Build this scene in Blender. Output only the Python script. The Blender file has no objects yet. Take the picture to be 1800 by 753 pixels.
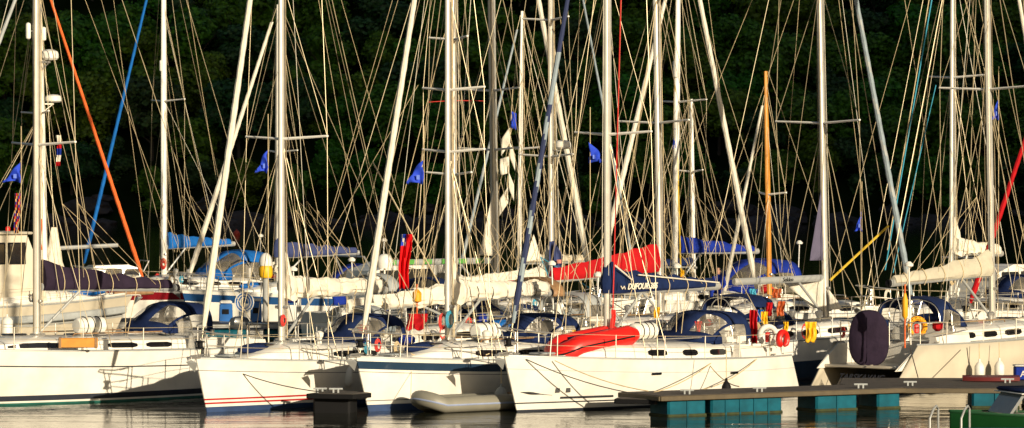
import bpy, bmesh, math, random
from mathutils import Vector, Matrix, noise
random.seed(7)
R = math.radians
SC = bpy.context.scene
COL = SC.collection
# ------------------------------------------------------------------ camera, sky, sun, exposure
F, YH, H = 6200.0, 325.0, 5.7          # focal length in photo pixels, horizon row, eye height
cd = bpy.data.cameras.new('camera'); cam = bpy.data.objects.new('camera', cd); COL.objects.link(cam)
cd.sensor_width = 36; cd.lens = F/1800*36; cd.clip_start = 1; cd.clip_end = 6000
cam.location = (0, 0, H); cam.rotation_euler = (R(90) - math.atan((376.5-YH)/F), 0, 0)
SC.camera = cam
cd.dof.use_dof = True; cd.dof.focus_distance = 93; cd.dof.aperture_fstop = 3.5
SUN_AZ = math.atan2(0.545, -0.84)      # towards the sun, clockwise from +Y: right and behind the camera
SUN_EL = R(13.5)
w = bpy.data.worlds.new('World'); SC.world = w; w.use_nodes = True
nt = w.node_tree; bg = nt.nodes['Background']; bg.inputs[1].default_value = 0.05
sk = nt.nodes.new('ShaderNodeTexSky'); sk.sky_type = 'NISHITA'; sk.sun_disc = False
sk.sun_elevation = SUN_EL; sk.sun_rotation = SUN_AZ; sk.air_density = 1.2; sk.dust_density = 1.5
nt.links.new(sk.outputs[0], bg.inputs[0])
sd = bpy.data.lights.new('sun', 'SUN'); sd.energy = 5.0; sd.angle = R(0.5); sd.color = (1.0, 0.86, 0.635)
so = bpy.data.objects.new('sun', sd); COL.objects.link(so); so.location = (60, -90, 60)
sdir = Vector((math.sin(SUN_AZ)*math.cos(SUN_EL), math.cos(SUN_AZ)*math.cos(SUN_EL), math.sin(SUN_EL)))
so.rotation_euler = sdir.to_track_quat('Z', 'Y').to_euler()
SC.view_settings.view_transform = 'Standard'; SC.view_settings.look = 'None'
SC.view_settings.gamma = 1; SC.view_settings.use_curve_mapping = False
SC.view_settings.exposure = 0.26
# ------------------------------------------------------------------ materials
MATS = {}
def mat(name, col, rough=0.5, metal=0.0, var=0.12, vscale=3.0, bump=0.0, bscale=20, spec=0.5, coat=0.0):
    if name in MATS: return MATS[name]
    m = bpy.data.materials.new(name); m.use_nodes = True; n = m.node_tree.nodes; l = m.node_tree.links
    p = n['Principled BSDF']; p.inputs['Roughness'].default_value = rough; p.inputs['Metallic'].default_value = metal
    p.inputs['Specular IOR Level'].default_value = spec; p.inputs['Coat Weight'].default_value = coat
    tc = n.new('ShaderNodeTexCoord')
    nz = n.new('ShaderNodeTexNoise'); nz.inputs['Scale'].default_value = vscale; nz.inputs['Detail'].default_value = 6
    l.new(tc.outputs['Object'], nz.inputs['Vector'])
    cr = n.new('ShaderNodeValToRGB'); cr.color_ramp.elements[0].position = .3; cr.color_ramp.elements[1].position = .7
    c0 = [max(0, c*(1-var)) for c in col]; c1 = [min(1, c*(1+var*.5)) for c in col]
    cr.color_ramp.elements[0].color = (*c0, 1); cr.color_ramp.elements[1].color = (*c1, 1)
    l.new(nz.outputs[0], cr.inputs[0]); l.new(cr.outputs[0], p.inputs['Base Color'])
    if bump:
        nb = n.new('ShaderNodeTexNoise'); nb.inputs['Scale'].default_value = bscale; nb.inputs['Detail'].default_value = 4
        l.new(tc.outputs['Object'], nb.inputs['Vector'])
        b = n.new('ShaderNodeBump'); b.inputs['Strength'].default_value = bump; b.inputs['Distance'].default_value = .05
        l.new(nb.outputs[0], b.inputs['Height']); l.new(b.outputs[0], p.inputs['Normal'])
    MATS[name] = m; return m
GEL = mat('gelcoat_white', (.80, .77, .70), .22, var=.16, vscale=1.5, coat=.3)
GELC = mat('gelcoat_cream', (.56, .50, .39), .3, var=.1, vscale=1.5)
DECK = mat('deck_nonslip', (.74, .71, .64), .6, var=.12, vscale=4, bump=.15, bscale=60)
GREYD = mat('grey_deck', (.36, .36, .34), .7, var=.2, vscale=5)
TEAK = mat('teak', (.30, .17, .08), .6, var=.3, vscale=8)
VARN = mat('varnished_spruce', (.62, .27, .05), .3, var=.15, vscale=6)
ALU = mat('anodised_aluminium', (.55, .53, .48), .35, .35, var=.1)
ALUW = mat('painted_white_spar', (.80, .78, .72), .35, 0, var=.06)
ALUG = mat('grey_spar', (.42, .43, .42), .4, .3, var=.1)
SS = mat('stainless_steel', (.62, .60, .56), .28, .75, var=.05)
WIRE = mat('rigging_wire', (.60, .50, .32), .4, .25, var=.2, vscale=2)
ROPE = mat('cream_rope', (.62, .49, .29), .8, var=.25, vscale=6)
ROPED = mat('dark_rope', (.07, .06, .05), .8)
ROPER = mat('red_rope', (.62, .04, .03), .7)
ROPEB = mat('cyan_rope', (.05, .33, .48), .7)
ROPEY = mat('yellow_rope', (.72, .48, .04), .7)
SAIL = mat('white_sailcloth', (.72, .67, .56), .7, var=.1, vscale=6, bump=.35, bscale=9)
SAILC = mat('cream_sailcover', (.50, .46, .36), .8, var=.12, vscale=4, bump=.3, bscale=7)
NAVY = mat('navy_canvas', (.009, .020, .075), .9, spec=.15, var=.25, vscale=4, bump=.25, bscale=8)
PURP = mat('aubergine_canvas', (.026, .017, .034), .9, spec=.15, var=.25, vscale=3, bump=.3, bscale=8)
SLATE = mat('slate_blue_canvas', (.045, .06, .16), .9, spec=.2, var=.2, vscale=4, bump=.3, bscale=8)
BLUE = mat('bright_blue_canvas', (.008, .12, .42), .85, spec=.2, var=.2, vscale=4, bump=.3, bscale=8)
ROYAL = mat('royal_blue_canvas', (.008, .028, .27), .85, spec=.2, var=.2, vscale=4, bump=.3, bscale=8)
REDC = mat('red_canvas', (.42, .008, .012), .85, spec=.15, var=.15, vscale=4, bump=.3, bscale=8)
ORNG = mat('orange_canvas', (.75, .13, .02), .75, var=.12, vscale=4, bump=.2)
GREYB = mat('grey_blue_sailcloth', (.26, .32, .36), .75, var=.2, vscale=4, bump=.2)
GREYS = mat('grey_uv_strip', (.36, .38, .38), .75, var=.15, vscale=4)
BLACK = mat('black_rubber', (.007, .007, .008), .7, spec=.2)
DARKW = mat('dark_acrylic', (.012, .012, .014), .08, var=.1, coat=.5)
AFB = mat('antifoul_dark', (.015, .02, .035), .7, var=.3, vscale=3)
AFBLUE = mat('antifoul_blue', (.02, .05, .14), .7, var=.3, vscale=3)
GRNB = mat('boot_green', (.02, .14, .11), .6, var=.3, vscale=3)
REDST = mat('red_stripe', (.40, .02, .02), .4)
NAVYG = mat('navy_gelcoat', (.02, .045, .085), .2, var=.1, coat=.3)
BLUEG = mat('blue_gelcoat', (.015, .07, .20), .25, var=.1, coat=.3)
REDG = mat('red_gelcoat', (.20, .006, .012), .25, var=.1, coat=.3)
LINE = mat('dark_line', (.03, .03, .035), .5)
YEL = mat('yellow_plastic', (.80, .45, .01), .5)
REDP = mat('red_pvc', (.70, .015, .01), .4, var=.08, bump=.1, bscale=5)
GRYP = mat('grey_pvc', (.22, .21, .17), .5, var=.1, bump=.1, bscale=5)
WPL = mat('white_plastic', (.78, .76, .70), .35)
TEALP = mat('teal_float_plastic', (.003, .085, .125), .6, spec=.15, var=.35, vscale=3)
ALGAE = mat('algae_film', (.03, .04, .008), .8, var=.5, vscale=6)
TIMB = mat('weathered_decking', (.075, .062, .050), .8, var=.35, vscale=3, bump=.3, bscale=12)
FASC = mat('pontoon_fascia', (.085, .062, .03), .6, var=.25, vscale=4)  # brown kept extra dark to stand in for shade lying over the pontoon
SKIN = mat('skin', (.50, .27, .18), .6); HAIR = mat('hair', (.04, .025, .015), .8)
BARK = mat('bark', (.06, .05, .04), .9, bump=.5)
def clearmat():
    m = bpy.data.materials.new('clear_vinyl'); m.use_nodes = True; n = m.node_tree.nodes; l = m.node_tree.links
    p = n['Principled BSDF']; p.inputs['Base Color'].default_value = (.45, .40, .32, 1); p.inputs['Roughness'].default_value = .12
    tr = n.new('ShaderNodeBsdfTransparent'); mx = n.new('ShaderNodeMixShader')
    nz = n.new('ShaderNodeTexNoise'); nz.inputs['Scale'].default_value = 2.5
    tc = n.new('ShaderNodeTexCoord'); l.new(tc.outputs['Object'], nz.inputs['Vector'])
    mr = n.new('ShaderNodeMapRange'); mr.inputs[1].default_value = .3; mr.inputs[2].default_value = .7; mr.inputs[3].default_value = .15; mr.inputs[4].default_value = .42
    l.new(nz.outputs[0], mr.inputs[0]); l.new(mr.outputs[0], mx.inputs[0])
    l.new(tr.outputs[0], mx.inputs[1]); l.new(p.outputs[0], mx.inputs[2]); l.new(mx.outputs[0], n['Material Output'].inputs[0])
    return m
CLEAR = clearmat()
# ------------------------------------------------------------------ mesh helpers
class MB:
    def __init__(s): s.v = []; s.f = []; s.m = []
    def face(s, idx, mi=0): s.f.append(tuple(idx)); s.m.append(mi)
    def ring(s, pts): k = len(s.v); s.v += [tuple(p) for p in pts]; return list(range(k, k+len(pts)))
    def loft(s, rings, closed=True, caps=True, mi=0):
        ids = [s.ring(r) for r in rings]; n = len(rings[0])
        for a, b in zip(ids, ids[1:]):
            for i in range(n if closed else n-1):
                j = (i+1) % n; s.face((a[i], a[j], b[j], b[i]), mi)
        if caps and closed: s.face(ids[0][::-1], mi); s.face(ids[-1], mi)
        return ids
    def tube(s, path, r, seg=6, mi=0, flat=1.0, caps=True):
        path = [Vector(p) for p in path]; n = len(path); rings = []
        rr = r if isinstance(r, (list, tuple)) else [r]*n
        up = None
        for i, p in enumerate(path):
            t = (path[min(i+1, n-1)] - path[max(i-1, 0)]); t = t.normalized() if t.length > 1e-9 else Vector((0, 0, 1))
            if up is None: up = Vector((0, 0, 1)) if abs(t.z) < .9 else Vector((1, 0, 0))
            a = t.cross(up)
            if a.length < 1e-4: a = t.cross(Vector((0, 1, 0)))
            a.normalize(); b = a.cross(t).normalized(); up = b
            rings.append([p + a*rr[i]*math.cos(k*2*math.pi/seg) + b*rr[i]*flat*math.sin(k*2*math.pi/seg) for k in range(seg)])
        s.loft(rings, mi=mi, caps=caps)
    def box(s, c, d, mi=0, rz=0, bev=0.0, tp=1.0):
        x, y, z = d[0]/2, d[1]/2, d[2]/2; b = min(bev, x*.9, y*.9, z*.9)
        M = Matrix.Rotation(rz, 3, 'Z'); c = Vector(c)
        def rr(zz, e, k=1.0):
            pts = [(x*k-e, -y*k+e) , (x*k-e, y*k-e), (-x*k+e, y*k-e), (-x*k+e, -y*k+e)]
            if bev <= 0: return [c + M @ Vector((p, q, zz)) for p, q in pts]
            X, Y = x*k, y*k; g = b
            pts = [(X-e, -Y+g+e), (X-e, Y-g-e), (X-g-e, Y-e), (-X+g+e, Y-e), (-X+e, Y-g-e), (-X+e, -Y+g+e), (-X+g+e, -Y+e), (X-g-e, -Y+e)]
            return [c + M @ Vector((p, q, zz)) for p, q in pts]
        if b > 0: s.loft([rr(-z, b), rr(-z+b, 0), rr(z-b, 0, tp), rr(z, b, tp)], mi=mi)
        else: s.loft([rr(-z, 0), rr(z, 0, tp)], mi=mi)
    def lathe(s, prof, c=(0, 0, 0), seg=14, mi=0, axis='Z', sy=1.0):
        c = Vector(c); rings = []
        for r, z in prof:
            ring = []
            for k in range(seg):
                a = 2*math.pi*k/seg; p = (max(r, 1e-4)*math.cos(a), max(r, 1e-4)*math.sin(a)*sy, z)
                if axis == 'X': p = (p[2], p[0], p[1])
                if axis == 'Y': p = (p[0], p[2], p[1])
                ring.append(c + Vector(p))
            rings.append(ring)
        s.loft(rings, mi=mi)
    def build(s, name, mats, parent=None, smooth=True, loc=None, rz=0, label=None):
        me = bpy.data.meshes.new(name); me.from_pydata(s.v, [], s.f)
        if not isinstance(mats, (list, tuple)): mats = [mats]
        for m in mats: me.materials.append(m)
        me.polygons.foreach_set('material_index', s.m)
        bm = bmesh.new(); bm.from_mesh(me); bmesh.ops.recalc_face_normals(bm, faces=bm.faces); bm.to_mesh(me); bm.free()
        if smooth:
            me.polygons.foreach_set('use_smooth', [True]*len(me.polygons))
            try: me.set_sharp_from_angle(angle=R(38))
            except Exception: pass
        o = bpy.data.objects.new(name, me); COL.objects.link(o)
        if parent: o.parent = parent
        if loc is not None: o.location = loc
        o.rotation_euler.z = rz
        if label: o['label'] = label
        return o
def tag(o, label=None, cat=None, group=None, kind=None):
    if label: o['label'] = label
    if cat: o['category'] = cat
    if group: o['group'] = group
    if kind: o['kind'] = kind
    return o
def empty(name, loc, rz=0, label=None, cat=None, group=None):
    o = bpy.data.objects.new(name, None); o.empty_display_size = .3; COL.objects.link(o)
    o.location = loc; o.rotation_euler.z = rz; return tag(o, label, cat, group)
def P(px, py, Y): return Vector(((px-900)/F*Y, Y, H-(py-YH)/F*Y))
def PX(px, Y): return (px-900)/F*Y
def lerp(a, b, t): return a+(b-a)*t
def sag(a, b, d=0.0, n=8):
    a, b = Vector(a), Vector(b)
    return [a.lerp(b, i/n) - Vector((0, 0, d*4*(i/n)*(1-i/n))) for i in range(n+1)]
def line(name, a, b, m, r, parent, d=0.0, seg=5, label=None):
    q = MB(); q.tube(sag(a, b, d, 8 if d else 1), r, seg); return q.build(name, m, parent, label=label)
def text_mesh(txt, size, M, m, parent, name='lettering', depth=.004, bold=0.0, shear=0.0):
    cu = bpy.data.curves.new('lettering', 'FONT'); cu.body = txt; cu.size = size; cu.extrude = depth; cu.align_x = 'CENTER'; cu.align_y = 'CENTER'
    cu.offset = bold; cu.shear = shear
    t = bpy.data.objects.new('tmp', cu); COL.objects.link(t)
    dg = bpy.context.evaluated_depsgraph_get(); me = bpy.data.meshes.new_from_object(t.evaluated_get(dg))
    bpy.data.objects.remove(t); me.transform(M); me.materials.clear(); me.materials.append(m)
    o = bpy.data.objects.new(name, me); COL.objects.link(o); o.parent = parent; return o
WR = .0092
ROPE2 = mat('weathered_rope', (.34, .27, .17), .8, var=.3); ROPE3 = mat('bleached_rope', (.74, .68, .55), .8, var=.2)
# ------------------------------------------------------------------ yacht builder
class Yacht: pass
def yacht(px, Y, head, label, J=4.2, A=7.0, B=3.6, Fb=1.32, Fs=1.05, rk=.5, tk=.5, bands=None, hullm=None, sugar=False,
          mast_h=16, rake=0.0, mast_r=.085, mastm=ALU, spread=(6.8,), sp_len=1.25, boom=None, boom_len=4.3, boom_m=ALUG,
          cover=None, cover_m=NAVY, furl=None, fs_z=None, fs_off=.15, hood=None, hood_x=-3.4, hood_m=NAVY, deckm=DECK, roof_h=.42,
          lazy=True, backstay=True, portlights=True, rail=True, detail=2, halyards=4, category='yacht', name='sailing_yacht',
          lines=0, raft=None, fs_bow=None, collar=False, cov_h=.62, seed=0, boom_z=None, roofx=(-3.7, 2.0), windows=None, vang=True, top=None):
    rnd = random.Random(seed+int(px))
    X = PX(px, Y); y = Yacht()
    root = empty(name, (X, Y, 0), R(head), label, category, 'yachts moored in the marina'); y.root = root
    L = A+J
    def hb(s):
        tr = .76
        if s < .42: return B/2*(tr+(1-tr)*(1-((.42-s)/.42)**2))
        return B/2*max(.012, 1-((s-.42)/.58)**2.15)
    def sheer(s): return Fs*(1-s)+Fb*s-.07*4*s*(1-s)
    def xs(s, h): h = max(h, 0); return -(A-tk*h) + s*((J-rk*(1-h)) + (A-tk*h))
    def s_of(x): return min(1, max(0, (x+A-tk)/(L-tk)))
    y.hb = lambda x: hb(s_of(x)); y.sh = lambda x: sheer(s_of(x))
    # hull bands: (material index, top) bottom-up; top float = absolute z, ('s', d) = sheer - d
    if bands is None: bands = [(1, .05), (2, .10), (0, ('s', 0))]
    hullmats = hullm or [GEL, AFB, LINE]
    lv = [(-.5, None, 0)]; 
    prev = ('a', -.5)
    rows = [('a', -.5), ('a', -.15), ('a', 0.0)]; rm = [bands[0][0]]*2
    for mi, tp in bands:
        nb = 1
        e = ('s', tp[1]) if isinstance(tp, tuple) else ('a', tp)
        p0 = rows[-1]
        big = (e[0] == 's' and (p0[0] == 'a')) 
        nb = 7 if big else 1
        for k in range(1, nb+1): rows.append(('m', p0, e, k/nb)); rm.append(mi)
    def zl(r, s):
        if r[0] == 'a': return r[1]
        if r[0] == 's': return sheer(s)-r[1]
        return lerp(zl(r[1], s), zl(r[2], s), r[3])
    NS = 29
    def pt(s, z, sgn):
        sh = sheer(s); h = z/sh; c = .05+.42*s**3; hh = min(1, max(h, 0))
        wd = hb(s)*((1-c)+c*hh**.8)
        if z < 0: wd = hb(s)*(1-c)*(1-.85*(z/-.5)**1.4)
        return (xs(s, h), sgn*wd, z)
    q = MB(); st = [1-(1-i/(NS-1))**1.15 for i in range(NS)]
    sides = {}
    for sg in (1, -1):
        ids = [q.ring([pt(s, zl(r, s), sg) for s in st]) for r in rows]; sides[sg] = ids
        for k in range(len(ids)-1):
            for i in range(NS-1): q.face((ids[k][i], ids[k][i+1], ids[k+1][i+1], ids[k+1][i]), rm[k])
    for k in range(len(rows)-1):        # stem and transom
        a, b = sides[1], sides[-1]
        q.face((a[k][-1], b[k][-1], b[k+1][-1], a[k+1][-1]), rm[k])
        if not (sugar and zl(rows[k+1], 0) > .70): q.face((a[k][0], b[k][0], b[k+1][0], a[k+1][0]), rm[k])
    y.pt = lambda x, z, sg, off=0: Vector(pt(s_of(x), z, sg))+Vector((0, sg*off, 0)); y.X, y.Y, y.M = X, Y, Matrix.Translation((X, Y, 0)) @ Matrix.Rotation(R(head), 4, 'Z')
    hull = q.build('hull', hullmats, root); y.hull = hull
    if sugar: hull.modifiers.new('thick', 'SOLIDIFY').thickness = -.06
    # toe rail
    for sg in (1, -1):
        q = MB(); q.tube([(xs(s, 1), sg*(hb(s)-.012), sheer(s)+.018) for s in st], .028, 5); q.build('toe_rail', ALUG if detail > 1 else WPL, root)
    # deck
    q = MB(); s0 = .13 if sugar else 0.0; rings = []
    for i in range(22):
        s = s0+(1-s0)*i/21; hw = hb(s)-.02; rings.append([(xs(s, 1), hw*(j/4-1), sheer(s)-.012+.07*(1-(j/4-1)**2)*min(1, hw)) for j in range(9)])
    q.loft(rings, closed=False)
    if sugar:   # walls of the scoop, bulkhead and swim platform
        xb = xs(s0, 1); w0 = hb(s0)*.86; z1 = sheer(s0)
        q.face(q.ring([(xb, -w0, .62), (xb, w0, .62), (xb, w0, z1+.03), (xb, -w0, z1+.03)]))
        for sg in (1, -1):
            q.face(q.ring([(xb, sg*w0, .60), (-A+.25, sg*w0*.93, .60), (-A+.32, sg*w0*.93, .64), (-A+tk+.15, sg*w0*.95, sheer(0)-.02), (xb, sg*w0, z1)]))
            q.face(q.ring([(-A+.32, sg*w0*.93, .62), (-A+.32, sg*hb(0)*.965, .62), (-A+tk+.15, sg*hb(0)*.985, sheer(0)), (-A+tk+.15, sg*w0*.95, sheer(0)-.02)]))
            q.face(q.ring([(-A+tk+.15, sg*w0*.95, sheer(0)-.02), (-A+tk+.15, sg*hb(0)*.985, sheer(0)), (xb, sg*hb(s0)*.99, z1), (xb, sg*w0, z1)]))
    q.build('deck', deckm, root)
    if sugar:
        q = MB(); q.box(((-A+.62+xb)/2, 0, .66), (xb+A-.62, w0*1.96, .09), bev=.03); q.build('swim_platform', GELC, root)
    # coachroof
    ra, rf = roofx; rzs = []
    def roofw(x):
        return min(y.hb(x)*.64, B*.34)*max(.25, 1-max(0, (x-rf+1.6)/1.6)**2*.6)
    def roofh(x): return roof_h*min(1, .12+.88*((rf-x)/1.6)) if x > rf-1.6 else roof_h
    q = MB(); rings = []; N = 16
    for i in range(N+1):
        x = lerp(ra, rf, i/N); wv = roofw(x); h = roofh(x); zb = y.sh(x)-.02
        rings.append([(x, -wv-.02, zb), (x, -wv*.95, zb+h*.8), (x, -wv*.84, zb+h), (x, 0, zb+h*1.12+.02), (x, wv*.84, zb+h), (x, wv*.95, zb+h*.8), (x, wv+.02, zb)])
    q.loft(rings, closed=False)
    q.face([len(q.v)-7+k for k in range(7)]); q.face(list(range(7)))
    cr = q.build('coachroof', GEL, root); y.cr = cr
    y.rooftop = lambda x: y.sh(x)+roofh(x)*1.1
    def roofpt(x, sg, t, off=.006):
        wv = roofw(x); h = roofh(x); zb = y.sh(x)-.02
        return (x, sg*(lerp(wv+.02, wv*.95, t)+off), zb+h*.8*t)
    if portlights:
        wins = windows or [(-3.3, -2.55), (-2.2, -1.5), (-1.1, -.2)]
        for sg in (1, -1):
            for a, b in wins:
                q = MB(); n = 6; lo = []; hi = []
                for i in range(n+1):
                    x = lerp(a, b, i/n); e = min(1, min(i, n-i)/1.0)*.5+.5
                    lo.append(roofpt(x, sg, .56-.22*e)); hi.append(roofpt(x, sg, .60+.24*e))
                a1 = q.ring(lo); a2 = q.ring(hi)
                for i in range(n): q.face((a1[i], a1[i+1], a2[i+1], a2[i]))
                o = q.build('window', DARKW, cr); 
    if detail > 1:
        for k, xh in enumerate((rf+.35, .75, -1.3)):
            if xh > J-1.2: continue
            zt = (y.rooftop(xh) if xh < rf-.5 else y.sh(xh)+.08)+.02
            q = MB(); q.box((xh, 0, zt), (.5, .5, .05), bev=.02); q.build('hatch', DARKW if k else GREYS, root)
        for sg in (1, -1):
            q = MB(); q.tube([(ra+.5, sg*roofw(0)*.7, y.rooftop(-2)+.0), (ra+.55, sg*roofw(0)*.7, y.rooftop(-2)+.07), (-.6, sg*roofw(0)*.7, y.rooftop(-1)+.07), (-.55, sg*roofw(0)*.7, y.rooftop(-1))], .018, 5)
            q.build('handrail', TEAK if seed % 2 else SS, cr)
    # cockpit coaming
    if not sugar or True:
        for sg in (1, -1):
            q = MB(); xa = -A+tk+(1.0 if sugar else .25)
            q.loft([[(x, sg*(wv+.16), zb), (x, sg*(wv+.09), zb+hh), (x, sg*(wv-.09), zb+hh), (x, sg*(wv-.16), zb)] for x, wv, zb, hh in
                    [(lerp(xa, ra+.1, i/6), min(B*.36, y.hb(lerp(xa, ra+.1, i/6))-.35), y.sh(lerp(xa, ra+.1, i/6)), lerp(.2, .36, i/6)) for i in range(7)]])
            q.build('coaming', GEL, root)
            if detail > 1:
                q = MB(); q.lathe([(.09, 0), (.085, .05), (.055, .08), (.05, .14), (.065, .16), (.03, .17)], (lerp(xa, ra, .72), sg*(B*.33), y.sh(-4)+.34), 12); q.build('winch', SS, root)
    # mast
    rr = math.tan(R(rake)); zmb = y.rooftop(0) if rf > .2 else y.sh(0)
    mx = lambda z: -rr*(z-zmb)
    q = MB(); sec = 12
    hs = [zmb-.25, mast_h*.6, mast_h*.82, mast_h]; rs = [mast_r, mast_r, mast_r*.85, mast_r*.62]
    q.loft([[(mx(z)+r_*1.25*math.cos(k*2*math.pi/sec), r_*.85*math.sin(k*2*math.pi/sec), z) for k in range(sec)] for z, r_ in zip(hs, rs)])
    mast = q.build('mast', mastm, root); y.mast = mast; y.mx = mx
    if detail > 1:
        q = MB(); q.box((mx(zmb)-.02, 0, zmb+.02), (.34, .26, .05), bev=.015); q.build('mast_collar', SS, root)
        for sg in (1, -1):
            q = MB(); q.lathe([(.06, 0), (.05, .05), (.035, .09), (.045, .11), (.02, .12)], (0, 0, 0), 10, axis='Y')
            o = q.build('winch', SS, mast); o.location = (mx(zmb+1), sg*mast_r*.8, zmb+.9); o.rotation_euler.x = 0 if sg > 0 else math.pi
    tips = {1: [], -1: []}
    for z in spread:
        for sg in (1, -1):
            q = MB(); tp = Vector((mx(z)-.22, sg*sp_len*(1 if z < 9 else .85), z+.07)); tips[sg].append(tp)
            q.tube([(mx(z), sg*.04, z), tp], [.06, .045], 6, flat=.7); q.lathe([(.001, -.04), (.035, -.02), (.035, .02), (.001, .04)], tp, 8)
            q.build('spreader', ALUW, mast)
    chain = {sg: Vector((-.12, sg*(min(B/2-.1, y.hb(0)-.08)), y.sh(0)+.03)) for sg in (1, -1)}
    htop = fs_z or mast_h-.15
    for sg in (1, -1):
        pts = [chain[sg]] + tips[sg] + [Vector((mx(htop), sg*.03, htop))]
        q = MB(); q.tube(pts, WR, 5); q.build('cap_shroud', WIRE, root)
        z0 = spread[0]-.12 if spread else mast_h*.5
        line('lower_shroud', chain[sg]+Vector((-.5, -.02*sg, 0)), (mx(z0), sg*.04, z0), WIRE, WR, root)
        if detail > 1 or rnd.random() < .6: line('lower_shroud', chain[sg]+Vector((.42, -.03*sg, 0)), (mx(z0), sg*.04, z0-.05), WIRE, WR, root)
        if len(spread) > 0 and tips[sg]: line('diagonal_shroud', tips[sg][0], (mx(z0+4), sg*.03, min(z0+4.2, mast_h-.4)), WIRE, WR*.8, root)
    # forestay / furled sail
    xb = (fs_bow if fs_bow is not None else J-fs_off); zb = y.sh(min(xb, J))+.08
    a = Vector((xb, 0, zb)); b = Vector((mx(htop)+.08, 0, htop))
    line('forestay', a, b, WIRE, WR, root)
    if furl:
        m1, m2, r0, pat = furl
        n = 90; q = MB(); seg = 8; rings = []
        for i in range(n+1):
            t = i/n; c = a.lerp(b, .05+.90*t)
            rad = r0*(.55+.45*min(1, t/.05))*(1-.45*t)*(1+.06*math.sin(i*1.7)+.05*noise.noise((i*.3, px, 0)))
            rings.append([c+Vector((rad*math.cos(k*2*math.pi/seg), rad*math.sin(k*2*math.pi/seg), 0)) for k in range(seg)])
        ids = q.loft(rings)
        if pat:
            for fi in range(n*seg):
                i, k = divmod(fi, seg); ph = 0 if callable(pat) else (i*pat[0]+k) % seg
                tt = i/n
                if callable(pat): q.m[fi] = pat(tt, i, k); continue
                q.m[fi] = 1 if (ph < pat[1] or (len(pat) > 2 and pat[2] < tt < pat[3])) else 0
        q.build('furled_headsail', [m1, m2 or m1], root)
        q = MB(); q.lathe([(.03, -.12), (.12, -.1), (.12, -.08), (.07, -.06), (.07, .04), (.12, .06), (.12, .08), (.03, .1)], a+Vector((-.02, 0, .28)), 12); q.build('furling_drum', BLACK, root)
    if backstay:
        bx = -A+tk+.12; split = Vector((bx+.9*.9, 0, 4.2))
        hd = Vector((mx(mast_h)-.1, 0, mast_h)); split = hd.lerp(Vector((bx, 0, Fs)), 1-3.0/mast_h)
        line('backstay', hd, split, WIRE, WR, root)
        for sg in (1, -1): line('backstay', split, (bx, sg*B*.3, Fs), WIRE, WR, root)
    # boom and sail
    gz = boom_z or zmb+1.05
    g = Vector((mx(gz)-mast_r-.02, 0, gz))
    rise = .0 if boom is None else boom
    be = g+Vector((-boom_len, 0, rise)); y.be = be; y.g = g
    if boom_len > 0:
        q = MB(); q.tube([g, g.lerp(be, .5), be], .085, 10, flat=1.25); bo = q.build('boom', boom_m, root); y.boom = bo
        q = MB(); q.tube([be+Vector((.01, 0, 0)), be+Vector((-.1, 0, .01))], [.09, .075], 10, flat=1.25); q.build('boom_end', BLACK if seed % 2 else ALU, bo)
        if vang: 
            q = MB(); q.tube([(mx(zmb)-.12, 0, zmb+.1), g.lerp(be, .28)-Vector((0, 0, .1))], .04, 8); q.build('vang', ALUG, root)
        line('topping_lift', be, (mx(mast_h)-.1, 0, mast_h-.1), ROPE2, WR*.8, root)
        for k in range(2): line('mainsheet', g.lerp(be, .62+.08*k)-Vector((0, 0, .1)), (g.lerp(be, .62).x-.1+.12*k, (.12 if k else -.12), y.sh(-3)+.4), ROPE, WR, root)
        if cover in ('cover', 'thin'):
            q = MB(); n = 44; rings = []; hgt0 = cov_h if cover == 'cover' else .3
            for i in range(n+1):
                t = i/n; c = g.lerp(be, .01+.95*t); hg = lerp(hgt0, .2 if hgt0 < .7 else .34, t**.75)*(1+.16*noise.noise((t*9, px*.1, 1))); wd = lerp(.2, .11, t)*(1+.2*noise.noise((t*14, px, 3)))
                scal = .018*math.sin(t*34)
                rings.append([c+Vector((0, yy*wd, zz*hg+(scal if zz > .5 else 0))) for yy, zz in
                              [(.55, -.12), (.95, .05), (1, .3), (.72, .62), (.3, .9), (0, 1.0), (-.3, .9), (-.72, .62), (-1, .3), (-.95, .05), (-.55, -.12)]])
            q.loft(rings)
            if cover == 'cover' and collar:   # collar round the mast
                zz = [gz-.05, gz+.25, gz+.5, gz+.66, gz+.76]; rad = [.21, .24, .2, .15, .11]
                q.loft([[(mx(z_)-.06+r_*1.15*math.cos(k*math.pi/5), r_*.85*math.sin(k*math.pi/5), z_) for k in range(10)] for z_, r_ in zip(zz, rad)])
            y.cov = q.build('sail_cover', cover_m, root)
            for k in range(5):
                c = g.lerp(be, .14+.18*k); hg = lerp(hgt0, .2, (.14+.18*k)**.75); wd = lerp(.21, .12, .14+.18*k)+.006
                q = MB(); q.tube([c+Vector((0, yy*wd, zz*hg)) for yy, zz in [(.5, -.45), (.97, .02), (1.02, .3), (.75, .63), (.32, .93), (0, 1.05), (-.32, .93), (-.75, .63), (-1.02, .3), (-.97, .02), (-.5, -.45)]], .012, 4)
                q.build('sail_tie', ROPE, y.cov)
        if cover == 'flaked':
            q = MB(); n = 70; rings = []; seg = 20
            for i in range(n+1):
                t = i/n; c = g.lerp(be, .0+.97*t)
                hg = lerp(.50, .22, t**.55); wd = lerp(.22, .14, t)
                pinch = 1-.16*math.exp(-((t*6.5) % 1-.5)**2*60)
                hump = 1+.14*noise.noise((t*8, px, 9))
                ring = []
                for k in range(seg):
                    an = 2*math.pi*k/seg; r1 = 1+.34*noise.noise((t*5, math.cos(an)*3.2, math.sin(an)*3.2+px))+.22*noise.noise((t*22, math.cos(an)*6, math.sin(an)*6+px))
                    ring.append(c+Vector((.0, math.cos(an)*wd*r1*pinch, .30*hg+math.sin(an)*hg*.56*r1*pinch*hump+(.12 if an < math.pi else 0)*math.sin(an))))
                rings.append(ring)
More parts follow.
